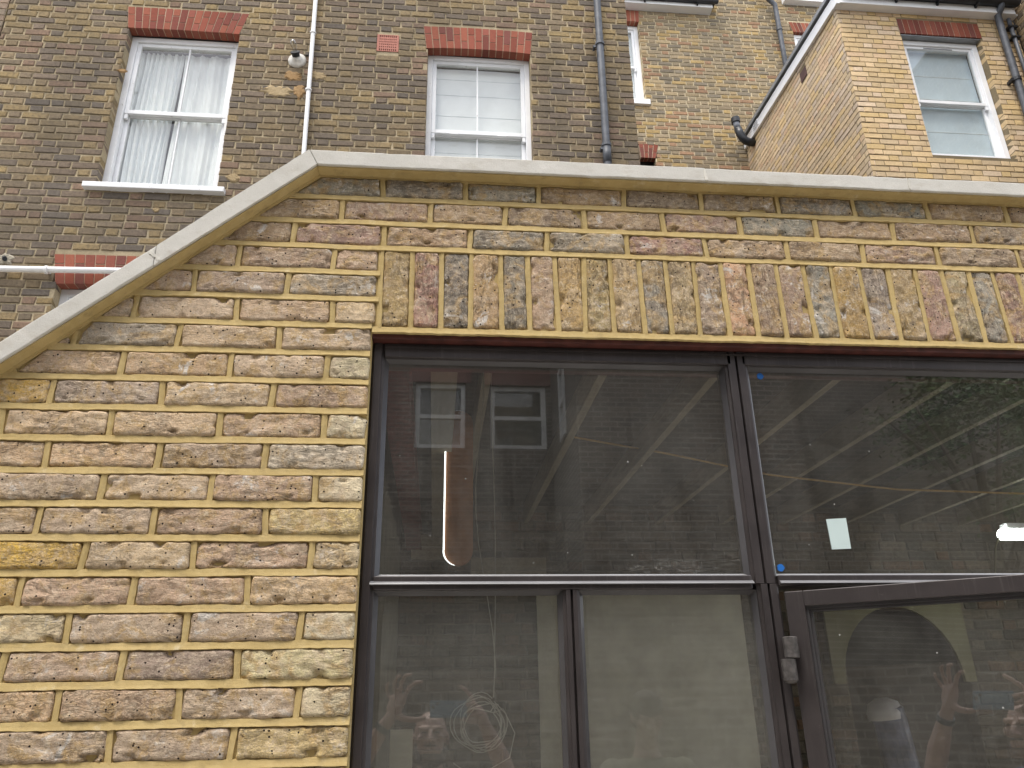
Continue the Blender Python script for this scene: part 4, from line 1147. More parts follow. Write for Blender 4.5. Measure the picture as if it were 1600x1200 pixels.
# gutter on D
gu = empty('roof_gutter', (6.1, YD - .16, 7.9), label='black half round gutter along the top of the yellow extension', cat='gutter')
vs_, fs = [], []
n = 12
for x in (XC + .02, 7.19):
    for k in range(n + 1):
        a = math.pi * k / n
        vs_.append((x, YD - .175 - math.cos(a) * .057, 7.915 - math.sin(a) * .057))
    for k in range(n + 1):
        a = math.pi * (1 - k / n)
        vs_.append((x, YD - .175 - math.cos(a) * .052, 7.915 - math.sin(a) * .052))
m2 = 2 * (n + 1)
for k in range(m2): fs.append((k, (k + 1) % m2, m2 + (k + 1) % m2, m2 + k))
fs += [tuple(range(m2)), tuple(range(2 * m2 - 1, m2 - 1, -1))]
MB().add(vs_, fs).build('channel', M_BLK, gu, smooth=False)
MB().box(XC + .02, 7.19, YD - .135, YD - .116, 7.885, 7.955).build('back_board', M_BLK, gu)
for x in (5.62, 6.15, 6.65): MB().box(x - .012, x + .012, YD - .13, YD - .116, 7.83, 7.885).box(x - .012, x + .012, YD - .19, YD - .13, 7.838, 7.858).build('bracket', M_BLK, gu)
dp2 = empty('corner_downpipe', (6.96, YD - .1, 6.0), label='thick black downpipe dropping from the gutter end of the yellow extension', cat='pipe')
MB().tube([(6.965, YD - .165, 7.88), (6.965, YD - .15, 7.84), (6.96, YD - .075, 7.78), (6.955, YD - .07, 7.6), (6.93, YD - .07, 6.0), (6.92, YD - .07, 4.2)], .041, 16).build('pipe', M_BPIPE, dp2, smooth=True)
MB().lathe((6.938, YD - .07, 6.75), (0, 0, 1), [(0, .045), (0, .052), (.04, .052), (.04, .045)], 16).build('collar', M_BLK, dp2)
MB().box(6.86, 6.89, YD - .09, YD, 6.74, 6.78).build('clip', M_BLK, dp2)
dp3 = empty('thin_corner_pipe', (7.12, YD - .05, 6.0), label='thin black pipe in the corner beside the thick downpipe', cat='pipe')
MB().tube([(7.10, YD - .06, 7.75), (7.10, YD - .06, 7.0), (7.09, YD - .06, 4.2)], .024, 12).build('pipe', M_BPIPE, dp3, smooth=True)
MB().box(7.06, 7.17, YD - .09, YD - .004, 7.60, 7.63).build('clip', M_BLK, dp3)
MB().box(7.06, 7.17, YD - .09, YD - .004, 7.44, 7.46).build('clip', M_BLK, dp3)
# soil vent pipe at the roof's far corner
sv = empty('vent_pipe', (4.68, 7.7, 8.2), label='black vent pipe bend with an open collar at the low corner of the flat roof', cat='pipe')
MB().tube([(4.90, 7.72, 7.90), (4.84, 7.70, 7.885), (4.78, 7.70, 7.90), (4.725, 7.70, 7.955), (4.69, 7.70, 8.04), (4.668, 7.70, 8.13)], .060, 18).build('bend', M_BLK, sv, smooth=True)
MB().tube([(4.668, 7.70, 8.13), (4.655, 7.70, 8.20), (4.652, 7.70, 8.26)], .050, 18).build('pipe', plain('grey_pipe', (.16, .17, .19), .4), sv, smooth=True)
MB().lathe((4.652, 7.70, 8.245), (-.03, 0, 1), [(0, .055), (0, .066), (.085, .068), (.09, .058), (.02, .05)], 18).build('collar', M_BLK, sv, smooth=False)
# wall E: flank of the next house coming forward on the right
hE = empty('flank_wall', (7.3, 4.2, GZ), label='darker brick flank wall running towards the viewer at the far right edge', cat='wall')
brickwork(hE, (7.22, 5.09, 0), (0, -1, 0), (-1, 0, 0), 0, 2.49, 6.2, 8.8, [], pal_from([(.24, .17, .10), (.20, .15, .10), (.28, .20, .11), (.17, .13, .09)], .15), M_MORB, M_BRB, M_BRBs, nsingle=60, focus=(.2, 7.6))
MB().box(7.34, 7.9, 2.6, YB - .3, GZ, 8.8).build('wall_core', M_DARK, hE)

# ------------------------------------------------------------------ ROOM INSIDE THE NEW EXTENSION
YR = 4.22
rw = empty('room_back_wall', (3, YR, GZ), label='dark old brick back wall seen through the glazed screen', cat='wall', )
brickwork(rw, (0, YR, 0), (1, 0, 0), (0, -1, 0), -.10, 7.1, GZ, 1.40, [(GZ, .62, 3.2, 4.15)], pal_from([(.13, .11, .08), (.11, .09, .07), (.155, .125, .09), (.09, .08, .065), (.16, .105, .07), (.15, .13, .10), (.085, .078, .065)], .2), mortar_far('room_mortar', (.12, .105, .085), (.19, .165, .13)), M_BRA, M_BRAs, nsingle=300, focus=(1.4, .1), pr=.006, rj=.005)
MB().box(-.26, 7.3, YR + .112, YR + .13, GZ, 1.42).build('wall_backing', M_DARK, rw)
MB().box(-.25, -.10, .11, YR, GZ, 1.40).build('room_side_wall', plain('side_render', (.30, .29, .24), .9, bump=.002), None, kind='structure')
MB().box(7.1, 7.25, .11, YR, GZ, 1.40).build('room_far_side_wall', plain('side_render_b', (.24, .22, .18), .9), None, kind='structure')
rf = empty('flat_roof_deck', (3, 2, 1.4), label='timber roof of the new room seen from below through the glass', cat='roof')
MB().box(-.25, 7.25, .30, YR + .1, 1.395, 1.42).build('deck_board', M_DARK, rf)
for x in [.36, .84, 1.32, 1.86, 2.38, 2.86, 3.36, 3.86, 4.36, 4.86, 5.36, 5.86, 6.4]:
    MB().box(x - .019, x + .019, .32, YR - .01, 1.255, 1.394).build('joist', M_TIM, rf)
MB().box(-.25, 7.25, .12, .30, .85, 1.394).build('lintel_beam', plain('painted_beam', (.16, .10, .10), .7), rf)
sb = MB().box(-.05, .055, .35, YR - .02, 1.20, 1.212).box(-.003, .008, .35, YR - .02, 1.06, 1.20).box(-.05, .055, .35, YR - .02, 1.048, 1.06)
sb.build('steel_beam', M_REDOX, None, label='red oxide steel beam running back along the left side of the room', cat='beam')
MB().box(.13, .23, .4, YR - .02, 1.14, 1.22).build('timber_plate', M_TIM, None, label='pale timber plate beside the red steel beam', cat='timber')
for (x0, x1, z0, z1, lb) in ((-.02, .215, .98, 1.16, 'pale timber packer fixed high on the back wall left of the brown board'), (.42, .98, .80, .99, 'wide pale timber packer fixed on the back wall right of the brown board')):
    t_ = empty('timber_packer', (x0, YR - .05, z0), label=lb, cat='timber', group='timber packers on the back wall')
    zm = (z0 + z1) / 2
    MB().box(x0, x1, YR - .06, YR - .008, z0, zm - .002).build('board', M_TIM, t_)
    MB().box(x0, x1, YR - .063, YR - .008, zm + .002, z1).build('board', M_TIM, t_)
# tall pill shaped board with a bright edge
pb = empty('slot_light', (.30, 2.0, .6), label='tall round ended brown board with a thin bright white edge, hanging inside', cat='wall light')
def pill(x0, x1, z0, z1, n=12):
    r = (x1 - x0) / 2; c = (x0 + x1) / 2
    return [(c + r * math.cos(a), z0 + r + r * math.sin(a)) for a in [math.pi + math.pi * k / n for k in range(n + 1)]] + [(c + r * math.cos(a), z1 - r + r * math.sin(a)) for a in [math.pi * k / n for k in range(n + 1)]]
MB().prism(pill(.20, .335, .59, 1.355), 2.0, 2.03).build('board', plain('brown_board', (.42, .19, .085), .6, var=.15), pb)
el = MB()
path = [(.199, 1.255), (.198, .66)] + [(.2675 + .0705 * math.cos(a), .658 + .0705 * math.sin(a)) for a in [math.pi + (math.pi * .42) * k / 8 for k in range(9)]]
wd_ = [.0036] * 2 + [.0036, .0036, .0034, .0032, .003, .0027, .0022, .0016, .001]
el.tube([(x, 1.995, z) for x, z in path], wd_, 8)
el.build('lit_edge', emit('white_glow', (.95, 1, 1), 1.6), pb)
# plasterboard sheets
for (x0, x1, z0, z1, y, lb) in ((.905, 2.45, GZ + .02, .745, YR - .03, 'large grey green plasterboard sheet standing against the back wall'),
                                (-.09, -.02, GZ + .02, -.19, YR - .25, 'narrow plasterboard offcut standing in the left corner of the room')):
    MB().box(x0 if x0 > 0 else -.095, x1 if x0 > 0 else .0, y, y + .0125, z0, z1).build('plasterboard_sheet', M_PLB, None, label=lb, cat='plasterboard', group='plasterboard sheets')
MB().box(-.06, .06, 2.9, 2.915, GZ + .02, -.13).build('offcut_board', M_PLB, None, label='pale square board with a small round mark at the bottom left of the screen', cat='board')
# arch template board
n = 18
arc = [(3.62 + .46 * math.cos(a), .10 + .52 * math.sin(a)) for a in [math.pi * k / n for k in range(n + 1)]]
MB().prism([(4.16, .02), (4.16, .72), (3.08, .72), (3.08, .25), (3.16, .1)] [::-1] + [], YR - .05, YR - .045) if False else None
pts_o = [(4.17, .08), (4.17, .74), (3.08, .74), (3.08, .08)]
vs_, fs = [], []
ar = MB()
m_out = []
for k in range(n + 1):
    x, z = arc[k]
    ox = 4.17 if x > 3.62 else 3.08
    m_out.append((x, z))
for k in range(n):
    (xa, za), (xb, zb_) = arc[k], arc[k + 1]
    ar.hexa([(xb, YR - .06, zb_), (xa, YR - .06, za), (xa, YR - .03, za), (xb, YR - .03, zb_), (xb, YR - .06, .74), (xa, YR - .06, .74), (xa, YR - .03, .74), (xb, YR - .03, .74)])
ar.box(4.081, 4.17, YR - .06, YR - .03, .08, .74); ar.box(3.07, 3.159, YR - .06, YR - .03, .08, .74)
ar.build('arched_board', M_BOARD, None, label='yellow board with an arched cut out against the back wall behind the door', cat='board')
# roll leaning by the door
rl = empty('membrane_roll', (1.62, 1.0, GZ + .02), label='grey wrapped roll with a white end standing behind the open door', cat='roll')
MB().lathe((1.88, 1.06, GZ + .02), (-.20, -.04, 1.72), [(0, .05), (.0, .055), (1.70, .055), (1.705, .048)], 20).build('wrap', plain('blue_grey_film', (.12, .14, .22), .3, var=.4, scale=20, bump=.003, bscale=30), rl, smooth=False)
MB().lathe((1.678, 1.02, -.075), (-.20, -.04, 1.72), [(0, .0565), (.02, .058), (.05, .050), (.065, .02)], 20).build('wrapped_end', plain('white_film', (.55, .55, .57), .4, var=.1, bump=.003, bscale=60), rl, smooth=True)
# cable coil hanging
M_CAB = plain('cream_cable', (.40, .385, .33), .5)
cc = empty('cable_coil', (.31, .6, .3), label='coil of thin white cable hanging from two strands behind the lower left pane', cat='cable')
m_ = MB()
m_.tube([(.275 + .02 * math.sin(t * .6) + .003 * t, .6, 1.2 - t * .085) for t in range(14)] + [(.327, .6, .01)], .0015, 6)
m_.tube([(.332 - .004 * math.sin(t * .5), .6, 1.2 - t * .085) for t in range(14)] + [(.329, .6, .01)], .0015, 6)
rr = random.Random(4)
pts = []
for k in range(7 * 24):
    a = k / 24 * 2 * math.pi
    lp_ = k // 24
    rx = .060 + .010 * math.sin(lp_ * 2.1) + .006 * math.sin(a * 2 + lp_); rz = .058 + .011 * math.cos(lp_ * 1.7) + .006 * math.sin(a * 3 + lp_ * 2)
    pts.append((.292 + rx * math.cos(a + 1.0) + .010 * math.sin(lp_ * 1.3), .6 + .006 * math.sin(lp_ * 2.3 + a), -.058 + rz * math.sin(a + 1.0) + .008 * math.cos(lp_ * 1.9)))
m_.tube(pts, .0015, 6)
m_.tube([(.33, .6, .0), (.36, .6, -.03), (.385, .6, -.08), (.37, .6, -.14), (.32, .6, -.165), (.25, .6, -.17), (.22, .6, -.15)], .0015, 6)
m_.build('cable', M_CAB, cc)
m_ = MB().tube([(.60, 2.55, 1.43), (.87, 2.5, 1.40), (1.46, 2.5, 1.30), (2.05, 2.5, 1.18), (2.80, 2.5, 1.10), (3.59, 2.5, 1.08), (4.6, 2.5, 1.10), (5.6, 2.5, 1.2)], .006, 8)
m_.build('loose_cable', plain('orange_cable', (.55, .36, .12), .5), None, label='orange yellow cable sagging across the ceiling of the room', cat='cable')
tl_ = empty('tube_lamp', (3.9, 3.0, .92), label='lit fluorescent tube lamp hanging inside at the right edge', cat='lamp')
MB().tube([(3.745, 3.0, .938), (3.76, 3.0, .938), (5.0, 3.05, .955), (5.02, 3.05, .955)], [.020, .036, .036, .02], 16).build('tube', emit('lamp_white', (.92, 1.0, .97), 9), tl_, smooth=True)
MB().box(3.80, 4.98, 2.98, 3.05, .975, 1.01).build('lamp_tray', M_UPVC, tl_)
MB().tube([(3.74, 3.0, .92), (3.70, 3.0, .86), (3.66, 3.0, .72), (3.62, 3.0, .5)], .005, 6).build('lamp_flex', M_BOARD, tl_)

# ------------------------------------------------------------------ WORLD BEHIND THE CAMERA (seen in the reflections)
def tex_brick(name, a, b, mo):
    t = NT(name)
    br = t.n('TexBrick')
    mp_ = t.n('Mapping'); t.set(mp_.inputs['Vector'], t.n('NewGeometry').outputs['Position'])
    mp_.inputs['Rotation'].default_value = (math.radians(90), 0, 0)
    t.set(br.inputs['Vector'], mp_.outputs[0])
    br.inputs['Color1'].default_value = a + (1,); br.inputs['Color2'].default_value = b + (1,); br.inputs['Mortar'].default_value = mo + (1,)
    br.inputs['Scale'].default_value = 1; br.inputs['Brick Width'].default_value = .225; br.inputs['Row Height'].default_value = .075; br.inputs['Mortar Size'].default_value = .01
    c = t.mix(t.ramp(t.noise(t.pos(), 2, 5), [(.4, .35), (.6, 0)]), br.outputs['Color'], (.07, .06, .05))
    return t.fin(c, .9, t.bump(br.outputs['Fac'], .004, -1), spec=.2)
M_OLDW = plain('old_window_paint', (.50, .50, .48), .5)
M_TB = tex_brick('far_brick', (.085, .072, .06), (.125, .098, .078), (.19, .17, .145))
oh = empty('house_across', (0, -11, GZ), label='brick house across the yard that shows in the glass reflections', cat='house')
ohm = MB()
YO = -10.99
holes = [(-.243, .62, 4.0, 5.19), (1.05, 2.03, 4.0, 5.16)]
# facade strips round two window holes
ohm.box(-7, -.243, YO - .3, YO, GZ, 8.4); ohm.box(.62, 1.05, YO - .3, YO, GZ, 8.4); ohm.box(2.03, 11.6, YO - .3, YO, GZ, 8.4)
ohm.box(-.243, .62, YO - .3, YO, GZ, 4.0); ohm.box(-.243, .62, YO - .3, YO, 5.19, 8.4); ohm.box(1.05, 2.03, YO - .3, YO, GZ, 4.0); ohm.box(1.05, 2.03, YO - .3, YO, 5.16, 8.4)
ohm.build('facade', M_TB, oh)
for (a, b, c_, d_) in holes:
    m_ = MB().box(a, a + .08, YO - .16, YO - .06, c_, d_).box(b - .08, b, YO - .16, YO - .06, c_, d_).box(a + .08, b - .08, YO - .16, YO - .06, d_ - .08, d_).box(a + .08, b - .08, YO - .16, YO - .06, c_, c_ + .08).box(a + .08, b - .08, YO - .15, YO - .07, (c_ + d_) / 2 - .04, (c_ + d_) / 2 + .03)
    w_ = m_.build('window', M_OLDW, oh)
    p_ = MB().box(a + .08, b - .08, YO - .12, YO - .115, c_ + .08, d_ - .08).build('pane', M_GLF, None); p_.parent = w_
MB().box(-7, 5.6, YO - .8, YO - .7, 3, 6).build('inner_wall', plain('room_wall', (.22, .22, .2), .9), oh)
MB().box(-.35, .72, YO, YO + .02, 5.195, 5.45).box(.95, 2.13, YO, YO + .02, 5.165, 5.42).build('lintel', plain('dull_red_lintel', (.16, .085, .07), .8), oh)
MB().hexa([(-7.3, YO + .3, 8.4), (11.9, YO + .3, 8.4), (11.9, YO - 6, 8.4), (-7.3, YO - 6, 8.4), (-7.3, YO - 2.7, 10.5), (11.9, YO - 2.7, 10.5), (11.9, YO - 3, 10.5), (-7.3, YO - 3, 10.5)]).build('roof', M_DARK, oh)
wg = empty('house_wing', (3.5, -10, GZ), label='brick wing of the house across the yard with a side window', cat='house wing')
wm = MB().box(2.12, 2.42, -10.0, YO, GZ, 7.0).box(2.12, 2.42, -9.5, -8.6, GZ, 7.0).box(2.12, 2.42, -10.0, -9.5, GZ, 3.8).box(2.12, 2.42, -10.0, -9.5, 5.0, 7.0).box(2.42, 5.4, -8.9, -8.6, GZ, 7.0)
wm.build('walls', M_TB, wg)
m_ = MB().box(2.09, 2.2, -10.0, -9.93, 3.8, 5.0).box(2.09, 2.2, -9.57, -9.5, 3.8, 5.0).box(2.09, 2.2, -9.93, -9.57, 4.93, 5.0).box(2.09, 2.2, -9.93, -9.57, 3.8, 3.87).box(2.09, 2.2, -9.93, -9.57, 4.36, 4.42)
m_.build('window', M_OLDW, wg)
MB().box(2.0, 5.5, -11, -8.5, 7.0, 7.1).build('roof', M_DARK, wg)
MB().box(-9, 12, -5.3, -5.08, GZ, .25).build('garden_wall', M_TB, None, label='brick garden wall behind the photographer', cat='wall')
MB().box(-8.5, -5.6, -10.6, -1.5, GZ, 5.0).build('side_house', M_TB, None, label='brick side house along the left of the yard', cat='house')
# tree
tr = empty('garden_tree', (8.3, -9, GZ), label='leafy green tree beyond the garden wall', cat='tree')
tk = MB().tube([(8.3, -9, GZ), (8.35, -9, 0), (8.25, -9.05, 2), (8.4, -9, 3.4)], [.16, .13, .10, .05], 10)
for a in range(7):
    an = a * .9
    tk.tube([(8.3, -9, 1.2 + a * .25), (8.3 + .6 * math.cos(an), -9 + .6 * math.sin(an), 2.4 + a * .25), (8.3 + 1.2 * math.cos(an), -9 + 1.1 * math.sin(an), 3.2 + a * .25)], [.06, .04, .015], 6)
tk.build('trunk', plain('bark', (.10, .08, .06), .9, bump=.01), tr)
lfm = MB(); rl_ = random.Random(12)
cl = [(8.6 + rl_.gauss(0, .65), -9 + rl_.gauss(0, .6), 3.9 + rl_.gauss(0, .55)) for _ in range(60)]
for k in range(9000):
    c_ = Vector(rl_.choice(cl)) + Vector((rl_.gauss(0, .2), rl_.gauss(0, .2), rl_.gauss(0, .17)))
    u_ = Vector((rl_.gauss(0, 1), rl_.gauss(0, 1), rl_.gauss(0, .5))).normalized(); v_ = u_.cross(Vector((rl_.gauss(0, 1), rl_.gauss(0, 1), 1))).normalized()
    s_ = rl_.uniform(.03, .06)
    lfm.add([c_ - u_ * s_, c_ - v_ * s_ * .5, c_ + u_ * s_, c_ + v_ * s_ * .5], [(0, 1, 2, 3)], (rl_.uniform(.04, .08), rl_.uniform(.08, .13), .025))
tl2 = NT('leaf'); tl2.fin(tl2.n('Attribute', attribute_name='tint').outputs['Color'], .6)
lfm.build('crown', tl2.m, tr, tint=True)

# ------------------------------------------------------------------ PEOPLE
def skin_mat(name, col):
    t = NT(name)
    c = t.ramp(t.noise(t.pos(), 14, 5), [(.35, tuple(x * .85 for x in col)), (.65, col)])
    t.b.inputs['Subsurface Weight'].default_value = .0
    return t.fin(c, .5, t.bump(t.noise(t.pos(), 200, 4), .0006), spec=.4)
M_SKIN = skin_mat('skin', (.38, .26, .21)); M_SKIN2 = skin_mat('skin_b', (.26, .18, .145))
M_HAIR = plain('dark_hair', (.03, .022, .018), .7, var=.3, bump=.002, bscale=200)
M_BEARD = plain('greying_beard', (.10, .08, .07), .8, var=.4, scale=60, bump=.002, bscale=300)
M_NAVY = plain('navy_cotton', (.035, .05, .10), .9, var=.15, bump=.002, bscale=40)
M_JEAN = plain('dark_trousers', (.05, .055, .065), .9, var=.15, bump=.002)
M_SHOE = plain('dark_shoes', (.03, .028, .026), .6)
_ico = None
def ico():
    global _ico
    if _ico is None:
        bm = bmesh.new(); bmesh.ops.create_icosphere(bm, subdivisions=2, radius=1)
        _ico = ([v.co.copy() for v in bm.verts], [tuple(v.index for v in f.verts) for f in bm.faces]); bm.free()
    return _ico
class Blob:
    def __init__(s): s.m = MB()
    def ell(s, c, r, rot=None):
        vs_, fs = ico(); c = Vector(c); r = Vector(r) if not isinstance(r, (int, float)) else Vector((r, r, r))
        q = rot or Matrix.Identity(3)
        s.m.add([c + q @ Vector((v.x * r.x, v.y * r.y, v.z * r.z)) for v in vs_], fs); return s
    def limb(s, *pr):    # (point, radius) pairs
        for (a, ra), (b, rb) in zip(pr, pr[1:]):
            a, b = Vector(a), Vector(b); L = (b - a).length
            n = max(2, int(L / (min(ra, rb) * .45)) + 1)
            for k in range(n + 1):
                t = k / n; s.ell(a.lerp(b, t), ra + (rb - ra) * t)
        return s
    def build(s, name, mat, parent, vox=.006, sm=4, offset=None):
        me = s.m.mesh(name, mat)
        o = bpy.data.objects.new(name, me); COL.objects.link(o)
        r = o.modifiers.new('r', 'REMESH'); r.mode = 'VOXEL'; r.voxel_size = vox; r.use_smooth_shade = True
        q = o.modifiers.new('s', 'SMOOTH'); q.iterations = sm; q.factor = .5
        dg = bpy.context.evaluated_depsgraph_get()
        nm = bpy.data.meshes.new_from_object(o.evaluated_get(dg), depsgraph=dg)
        o.modifiers.clear(); o.data = nm
        if not nm.materials: nm.materials.append(mat)
        nm.polygons.foreach_set('use_smooth', [True] * len(nm.polygons))
        par(o, parent)
        return o
def head(b, c, tilt=0):
    """adds head shapes around c (centre of skull); face towards +y"""
    R = Matrix.Rotation(tilt, 3, 'X')
    def q(x, y, z): return Vector(c) + R @ Vector((x, y, z))
    b.ell(q(0, -.012, .025), (.074, .092, .088), R)
    b.ell(q(0, .022, -.035), (.060, .066, .075), R)
    b.ell(q(0, .040, -.085), (.036, .036, .030), R)
    b.limb((q(0, .088, .012), .009), (q(0, .102, -.022), .013)).ell(q(.013, .092, -.026), .010).ell(q(-.013, .092, -.026), .010)
    b.limb((q(-.045, .066, .028), .012), (q(-.018, .076, .026), .012)).limb((q(.045, .066, .028), .012), (q(.018, .076, .026), .012))
    b.ell(q(-.030, .062, .008), (.020, .016, .015)).ell(q(.030, .062, .008), (.020, .016, .015))
    b.limb((q(-.022, .084, -.052), .007), (q(.022, .084, -.052), .007)).limb((q(-.018, .083, -.062), .008), (q(.018, .083, -.062), .008))
    b.ell(q(-.042, .062, -.012), (.022, .02, .02)).ell(q(.042, .062, -.012), (.022, .02, .02))
    for s_ in (-1, 1): b.ell(q(s_ * .076, -.006, -.005), (.008, .018, .030), R)
    return q
def eyes(q, parent):
    m_ = MB()
    for s_ in (-1, 1): m_.tube([q(s_ * .021, .077, .010), q(s_ * .030, .079, .012), q(s_ * .040, .075, .010)], [.002, .0038, .002], 8)
    m_.build('eyes', plain('eye_dark', (.05, .04, .035), .2), parent)

# the photographer, holding the phone whose lens is the camera
ph = empty('person', (.15, -2.08, GZ), label='bearded person in a navy t-shirt raising a phone with both hands, mirrored in the glass', cat='person')
bo = Blob()
HC = (.155, -2.02, -.145)
q = head(bo, HC, math.radians(10))
bo.limb(((.155, -2.06, -.20), .058), ((.155, -2.075, -.29), .062))
shl, shr = (-.035, -2.06, -.37), (.345, -2.06, -.37)
bo.limb(((.155, -2.08, -.31), .07), ((.155, -2.08, -.45), .12), ((.155, -2.08, -.85), .13))
ell_, elr = (-.205, -1.86, -.345), (.50, -1.87, -.345)
wl_, wr_ = (-.030, -1.795, -.075), (.385, -1.80, -.095)
bo.limb((shl, .060), (ell_, .043)); bo.limb((ell_, .042), ((-.13, -1.83, -.22), .044), (wl_, .027))
bo.limb((shr, .060), (elr, .043)); bo.limb((elr, .042), ((.455, -1.84, -.23), .044), (wr_, .027))
# left hand (world -x): palm, raised fingers, thumb under the phone
bo.limb((wl_, .026), ((-.005, -1.785, -.045), .026), ((.020, -1.782, -.005), .024), ((.035, -1.780, .018), .018))
bo.limb(((-.012, -1.788, -.02), .022), ((-.002, -1.785, .016), .017))
bo.limb(((.040, -1.780, .022), .0105), ((.062, -1.775, .062), .0098), ((.088, -1.765, .080), .0088), ((.112, -1.755, .083), .0078))
bo.limb(((.020, -1.784, .028), .0100), ((.026, -1.780, .080), .0092), ((.044, -1.764, .110), .0083), ((.068, -1.752, .112), .0074))
bo.limb(((.003, -1.788, .025), .0095), ((-.004, -1.784, .072), .0088), ((.004, -1.770, .100), .0080), ((.020, -1.758, .108), .0072))
bo.limb(((-.014, -1.792, .012), .0088), ((-.032, -1.788, .046), .0080), ((-.034, -1.776, .068), .0072), ((-.026, -1.764, .080), .0066))
bo.limb(((-.002, -1.785, -.040), .019), ((.045, -1.780, -.062), .0135), ((.092, -1.770, -.066), .0110), ((.128, -1.762, -.060), .0095))
# right hand: fingers close on the phone's right edge
bo.limb((wr_, .026), ((.372, -1.790, -.065), .027), ((.352, -1.785, -.035), .024))
bo.limb(((.345, -1.782, -.022), .0108), ((.325, -1.770, .022), .0098), ((.300, -1.755, .048), .0088), ((.280, -1.748, .062), .0078))
bo.limb(((.352, -1.784, -.030), .0108), ((.335, -1.752, -.006), .0100), ((.305, -1.742, -.012), .0090), ((.282, -1.742, -.022), .0080))
bo.limb(((.360, -1.786, -.042), .0103), ((.345, -1.752, -.026), .0096), ((.318, -1.742, -.034), .0086), ((.296, -1.743, -.042), .0077))
bo.limb(((.368, -1.790, -.054), .0095), ((.352, -1.758, -.046), .0088), ((.328, -1.746, -.054), .0080), ((.310, -1.746, -.060), .0072))
bo.limb(((.372, -1.795, -.072), .018), ((.340, -1.800, -.078), .0130), ((.305, -1.790, -.070), .0108), ((.278, -1.785, -.062), .0092))
# legs
for s_ in (-1, 1):
    bo.limb(((.155 + s_ * .085, -2.09, -.86), .09), ((.155 + s_ * .10, -2.08, -1.28), .058), ((.155 + s_ * .11, -2.10, -1.66), .042))
body = bo.build('body', M_SKIN, ph, .0042, 2)
eyes(q, ph)
be = Blob()
be.ell(Vector(HC) + Vector((0, .040, -.082)), (.052, .056, .052)).ell(Vector(HC) + Vector((0, .070, -.085)), (.034, .030, .032)).limb((Vector(HC) + Vector((-.058, .018, -.05)), .02), (Vector(HC) + Vector((-.04, .05, -.085)), .024)).limb((Vector(HC) + Vector((.058, .018, -.05)), .02), (Vector(HC) + Vector((.04, .05, -.085)), .024))
be.limb((Vector(HC) + Vector((-.026, .094, -.028)), .006), (Vector(HC) + Vector((.026, .094, -.028)), .006))
be.build('beard', M_BEARD, ph, .005, 3)
hr = Blob().ell(Vector(HC) + Vector((0, -.026, .028)), (.076, .086, .082)); hr.build('cropped_hair', plain('cropped_hair', (.14, .09, .07), .8), ph, .006, 3)
ts = Blob()
ts.limb(((.155, -2.08, -.36), .10), ((.155, -2.08, -.46), .145), ((.155, -2.075, -.70), .148), ((.155, -2.075, -.90), .145))
ts.limb(((.06, -2.08, -.38), .10), ((.25, -2.08, -.38), .10)).limb(((.04, -2.075, -.5), .10), ((.04, -2.075, -.88), .10)).limb(((.27, -2.075, -.5), .10), ((.27, -2.075, -.88), .10))
for a_, b_2 in ((shl, ell_), (shr, elr)):
    a_, b_2 = Vector(a_), Vector(b_2)
    ts.limb((a_, .078), (a_.lerp(b_2, .62), .064))
ts.build('t_shirt', M_NAVY, ph, .009, 4)
tr_ = Blob()
for s_ in (-1, 1):
    tr_.limb(((.155 + s_ * .075, -2.085, -.90), .115), ((.155 + s_ * .10, -2.08, -1.28), .078), ((.155 + s_ * .11, -2.10, -1.66), .062))
tr_.build('trousers', M_JEAN, ph, .010, 4)
for s_ in (-1, 1):
    Blob().limb(((.155 + s_ * .11, -2.12, GZ + .045), .045), ((.155 + s_ * .115, -1.98, GZ + .035), .036)).ell((.155 + s_ * .11, -2.10, GZ + .09), .05).build('shoe', M_SHOE, ph, .008, 3)
wt = Vector(wl_)
dirw = (Vector((-.13, -1.83, -.22)) - wt).normalized()
MB().lathe(wt + dirw * .015, dirw, [(0, .028), (0, .034), (.022, .036), (.022, .030)], 20).build('watch_strap', M_BLK, ph)
# phone
def pv(a, b, c_): return CAM + RT * a + DN * b - F * c_
phn = empty('phone', CAM - F * .01, label='blue grey phone held level in two hands, mirrored in the lower left pane', cat='phone')
x0, x1, z0, z1 = -.012, .142, -.012, .060
MB().hexa([pv(x0, z1, .012), pv(x1, z1, .012), pv(x1, z1, .004), pv(x0, z1, .004), pv(x0, z0, .012), pv(x1, z0, .012), pv(x1, z0, .004), pv(x0, z0, .004)]).build('case', plain('blue_grey_case', (.10, .15, .19), .35, var=.05), phn, bevel=.002)
m_ = MB().lathe(pv(.0, .018, .004), F, [(0, .007), (.001, .007), (.0015, .005)], 16)
m_.lathe(pv(.018, .004, .004), F, [(0, .006), (.001, .006), (.0015, .004)], 16)
m_.build('lens_ring', M_BLK, phn)

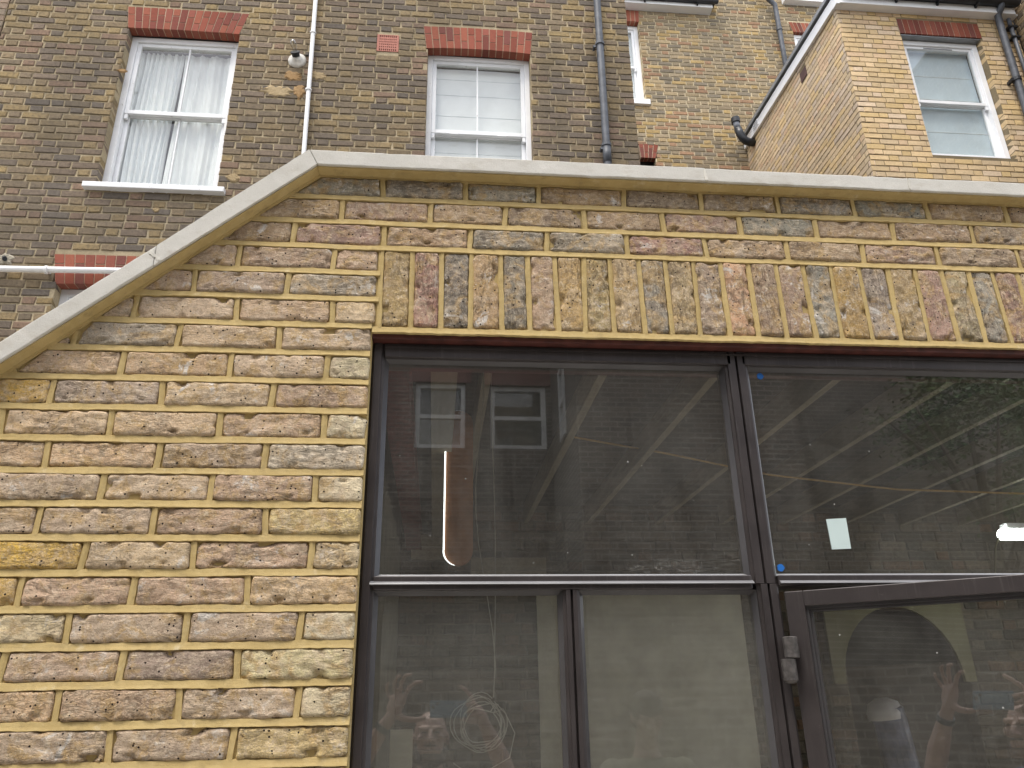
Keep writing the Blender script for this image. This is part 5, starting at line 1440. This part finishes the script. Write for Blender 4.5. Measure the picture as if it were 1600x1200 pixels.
# second person a step behind and to the right
p2 = empty('person', (1.24, -2.42, GZ), label='dark haired person standing to the right with head bent, faint in the glass', cat='person')
b2 = Blob(); H2 = (1.235, -2.38, -.085)
q2 = head(b2, H2, math.radians(-18))
b2.limb(((1.235, -2.41, -.15), .055), ((1.235, -2.43, -.24), .06)); b2.limb(((1.235, -2.43, -.26), .07), ((1.235, -2.43, -.42), .12), ((1.235, -2.43, -.82), .12))
for s_ in (-1, 1):
    b2.limb(((1.235 + s_ * .18, -2.43, -.33), .055), ((1.235 + s_ * .23, -2.43, -.62), .042), ((1.235 + s_ * .20, -2.33, -.86), .027), ((1.235 + s_ * .19, -2.29, -.93), .026))
    for f_ in range(4):
        bx, by = 1.235 + s_ * .19 + (f_ - 1.5) * .018, -2.28
        b2.limb(((bx, by, -.95), .010), ((bx, by + .01, -.99), .009), ((bx, by + .018, -1.02 + abs(f_ - 1.4) * .006), .0078))
    b2.limb(((1.235 + s_ * .17, -2.27, -.91), .014), ((1.235 + s_ * .15, -2.25, -.95), .010), ((1.235 + s_ * .148, -2.245, -.975), .009))
    b2.limb(((1.235 + s_ * .085, -2.44, -.84), .09), ((1.235 + s_ * .10, -2.43, -1.27), .058), ((1.235 + s_ * .10, -2.45, -1.66), .042))
b2.build('body', M_SKIN2, p2, .007, 3)
eyes(q2, p2)
Blob().ell(q2(0, -.010, .045), (.086, .104, .086)).ell(q2(0, -.05, -.01), (.080, .06, .08)).ell(q2(0, .055, .055), (.062, .04, .035)).build('hair', M_HAIR, p2, .007, 3)
t2 = Blob().limb(((1.235, -2.43, -.33), .10), ((1.235, -2.43, -.45), .14), ((1.235, -2.43, -.86), .14)).limb(((1.12, -2.43, -.36), .09), ((1.35, -2.43, -.36), .09))
for s_ in (-1, 1): t2.limb(((1.235 + s_ * .18, -2.43, -.34), .072), ((1.235 + s_ * .235, -2.43, -.62), .058), ((1.235 + s_ * .205, -2.34, -.83), .045))
t2.build('jumper', plain('dull_green_jumper', (.12, .12, .09), .9, var=.15), p2, .01, 4)
t3 = Blob()
for s_ in (-1, 1): t3.limb(((1.235 + s_ * .075, -2.435, -.88), .11), ((1.235 + s_ * .10, -2.43, -1.27), .075), ((1.235 + s_ * .10, -2.45, -1.66), .06))
t3.build('trousers', M_JEAN, p2, .01, 4)
for s_ in (-1, 1):
    Blob().limb(((1.235 + s_ * .10, -2.47, GZ + .045), .045), ((1.235 + s_ * .105, -2.33, GZ + .035), .036)).ell((1.235 + s_ * .10, -2.45, GZ + .09), .05).build('shoe', M_SHOE, p2, .008, 3)
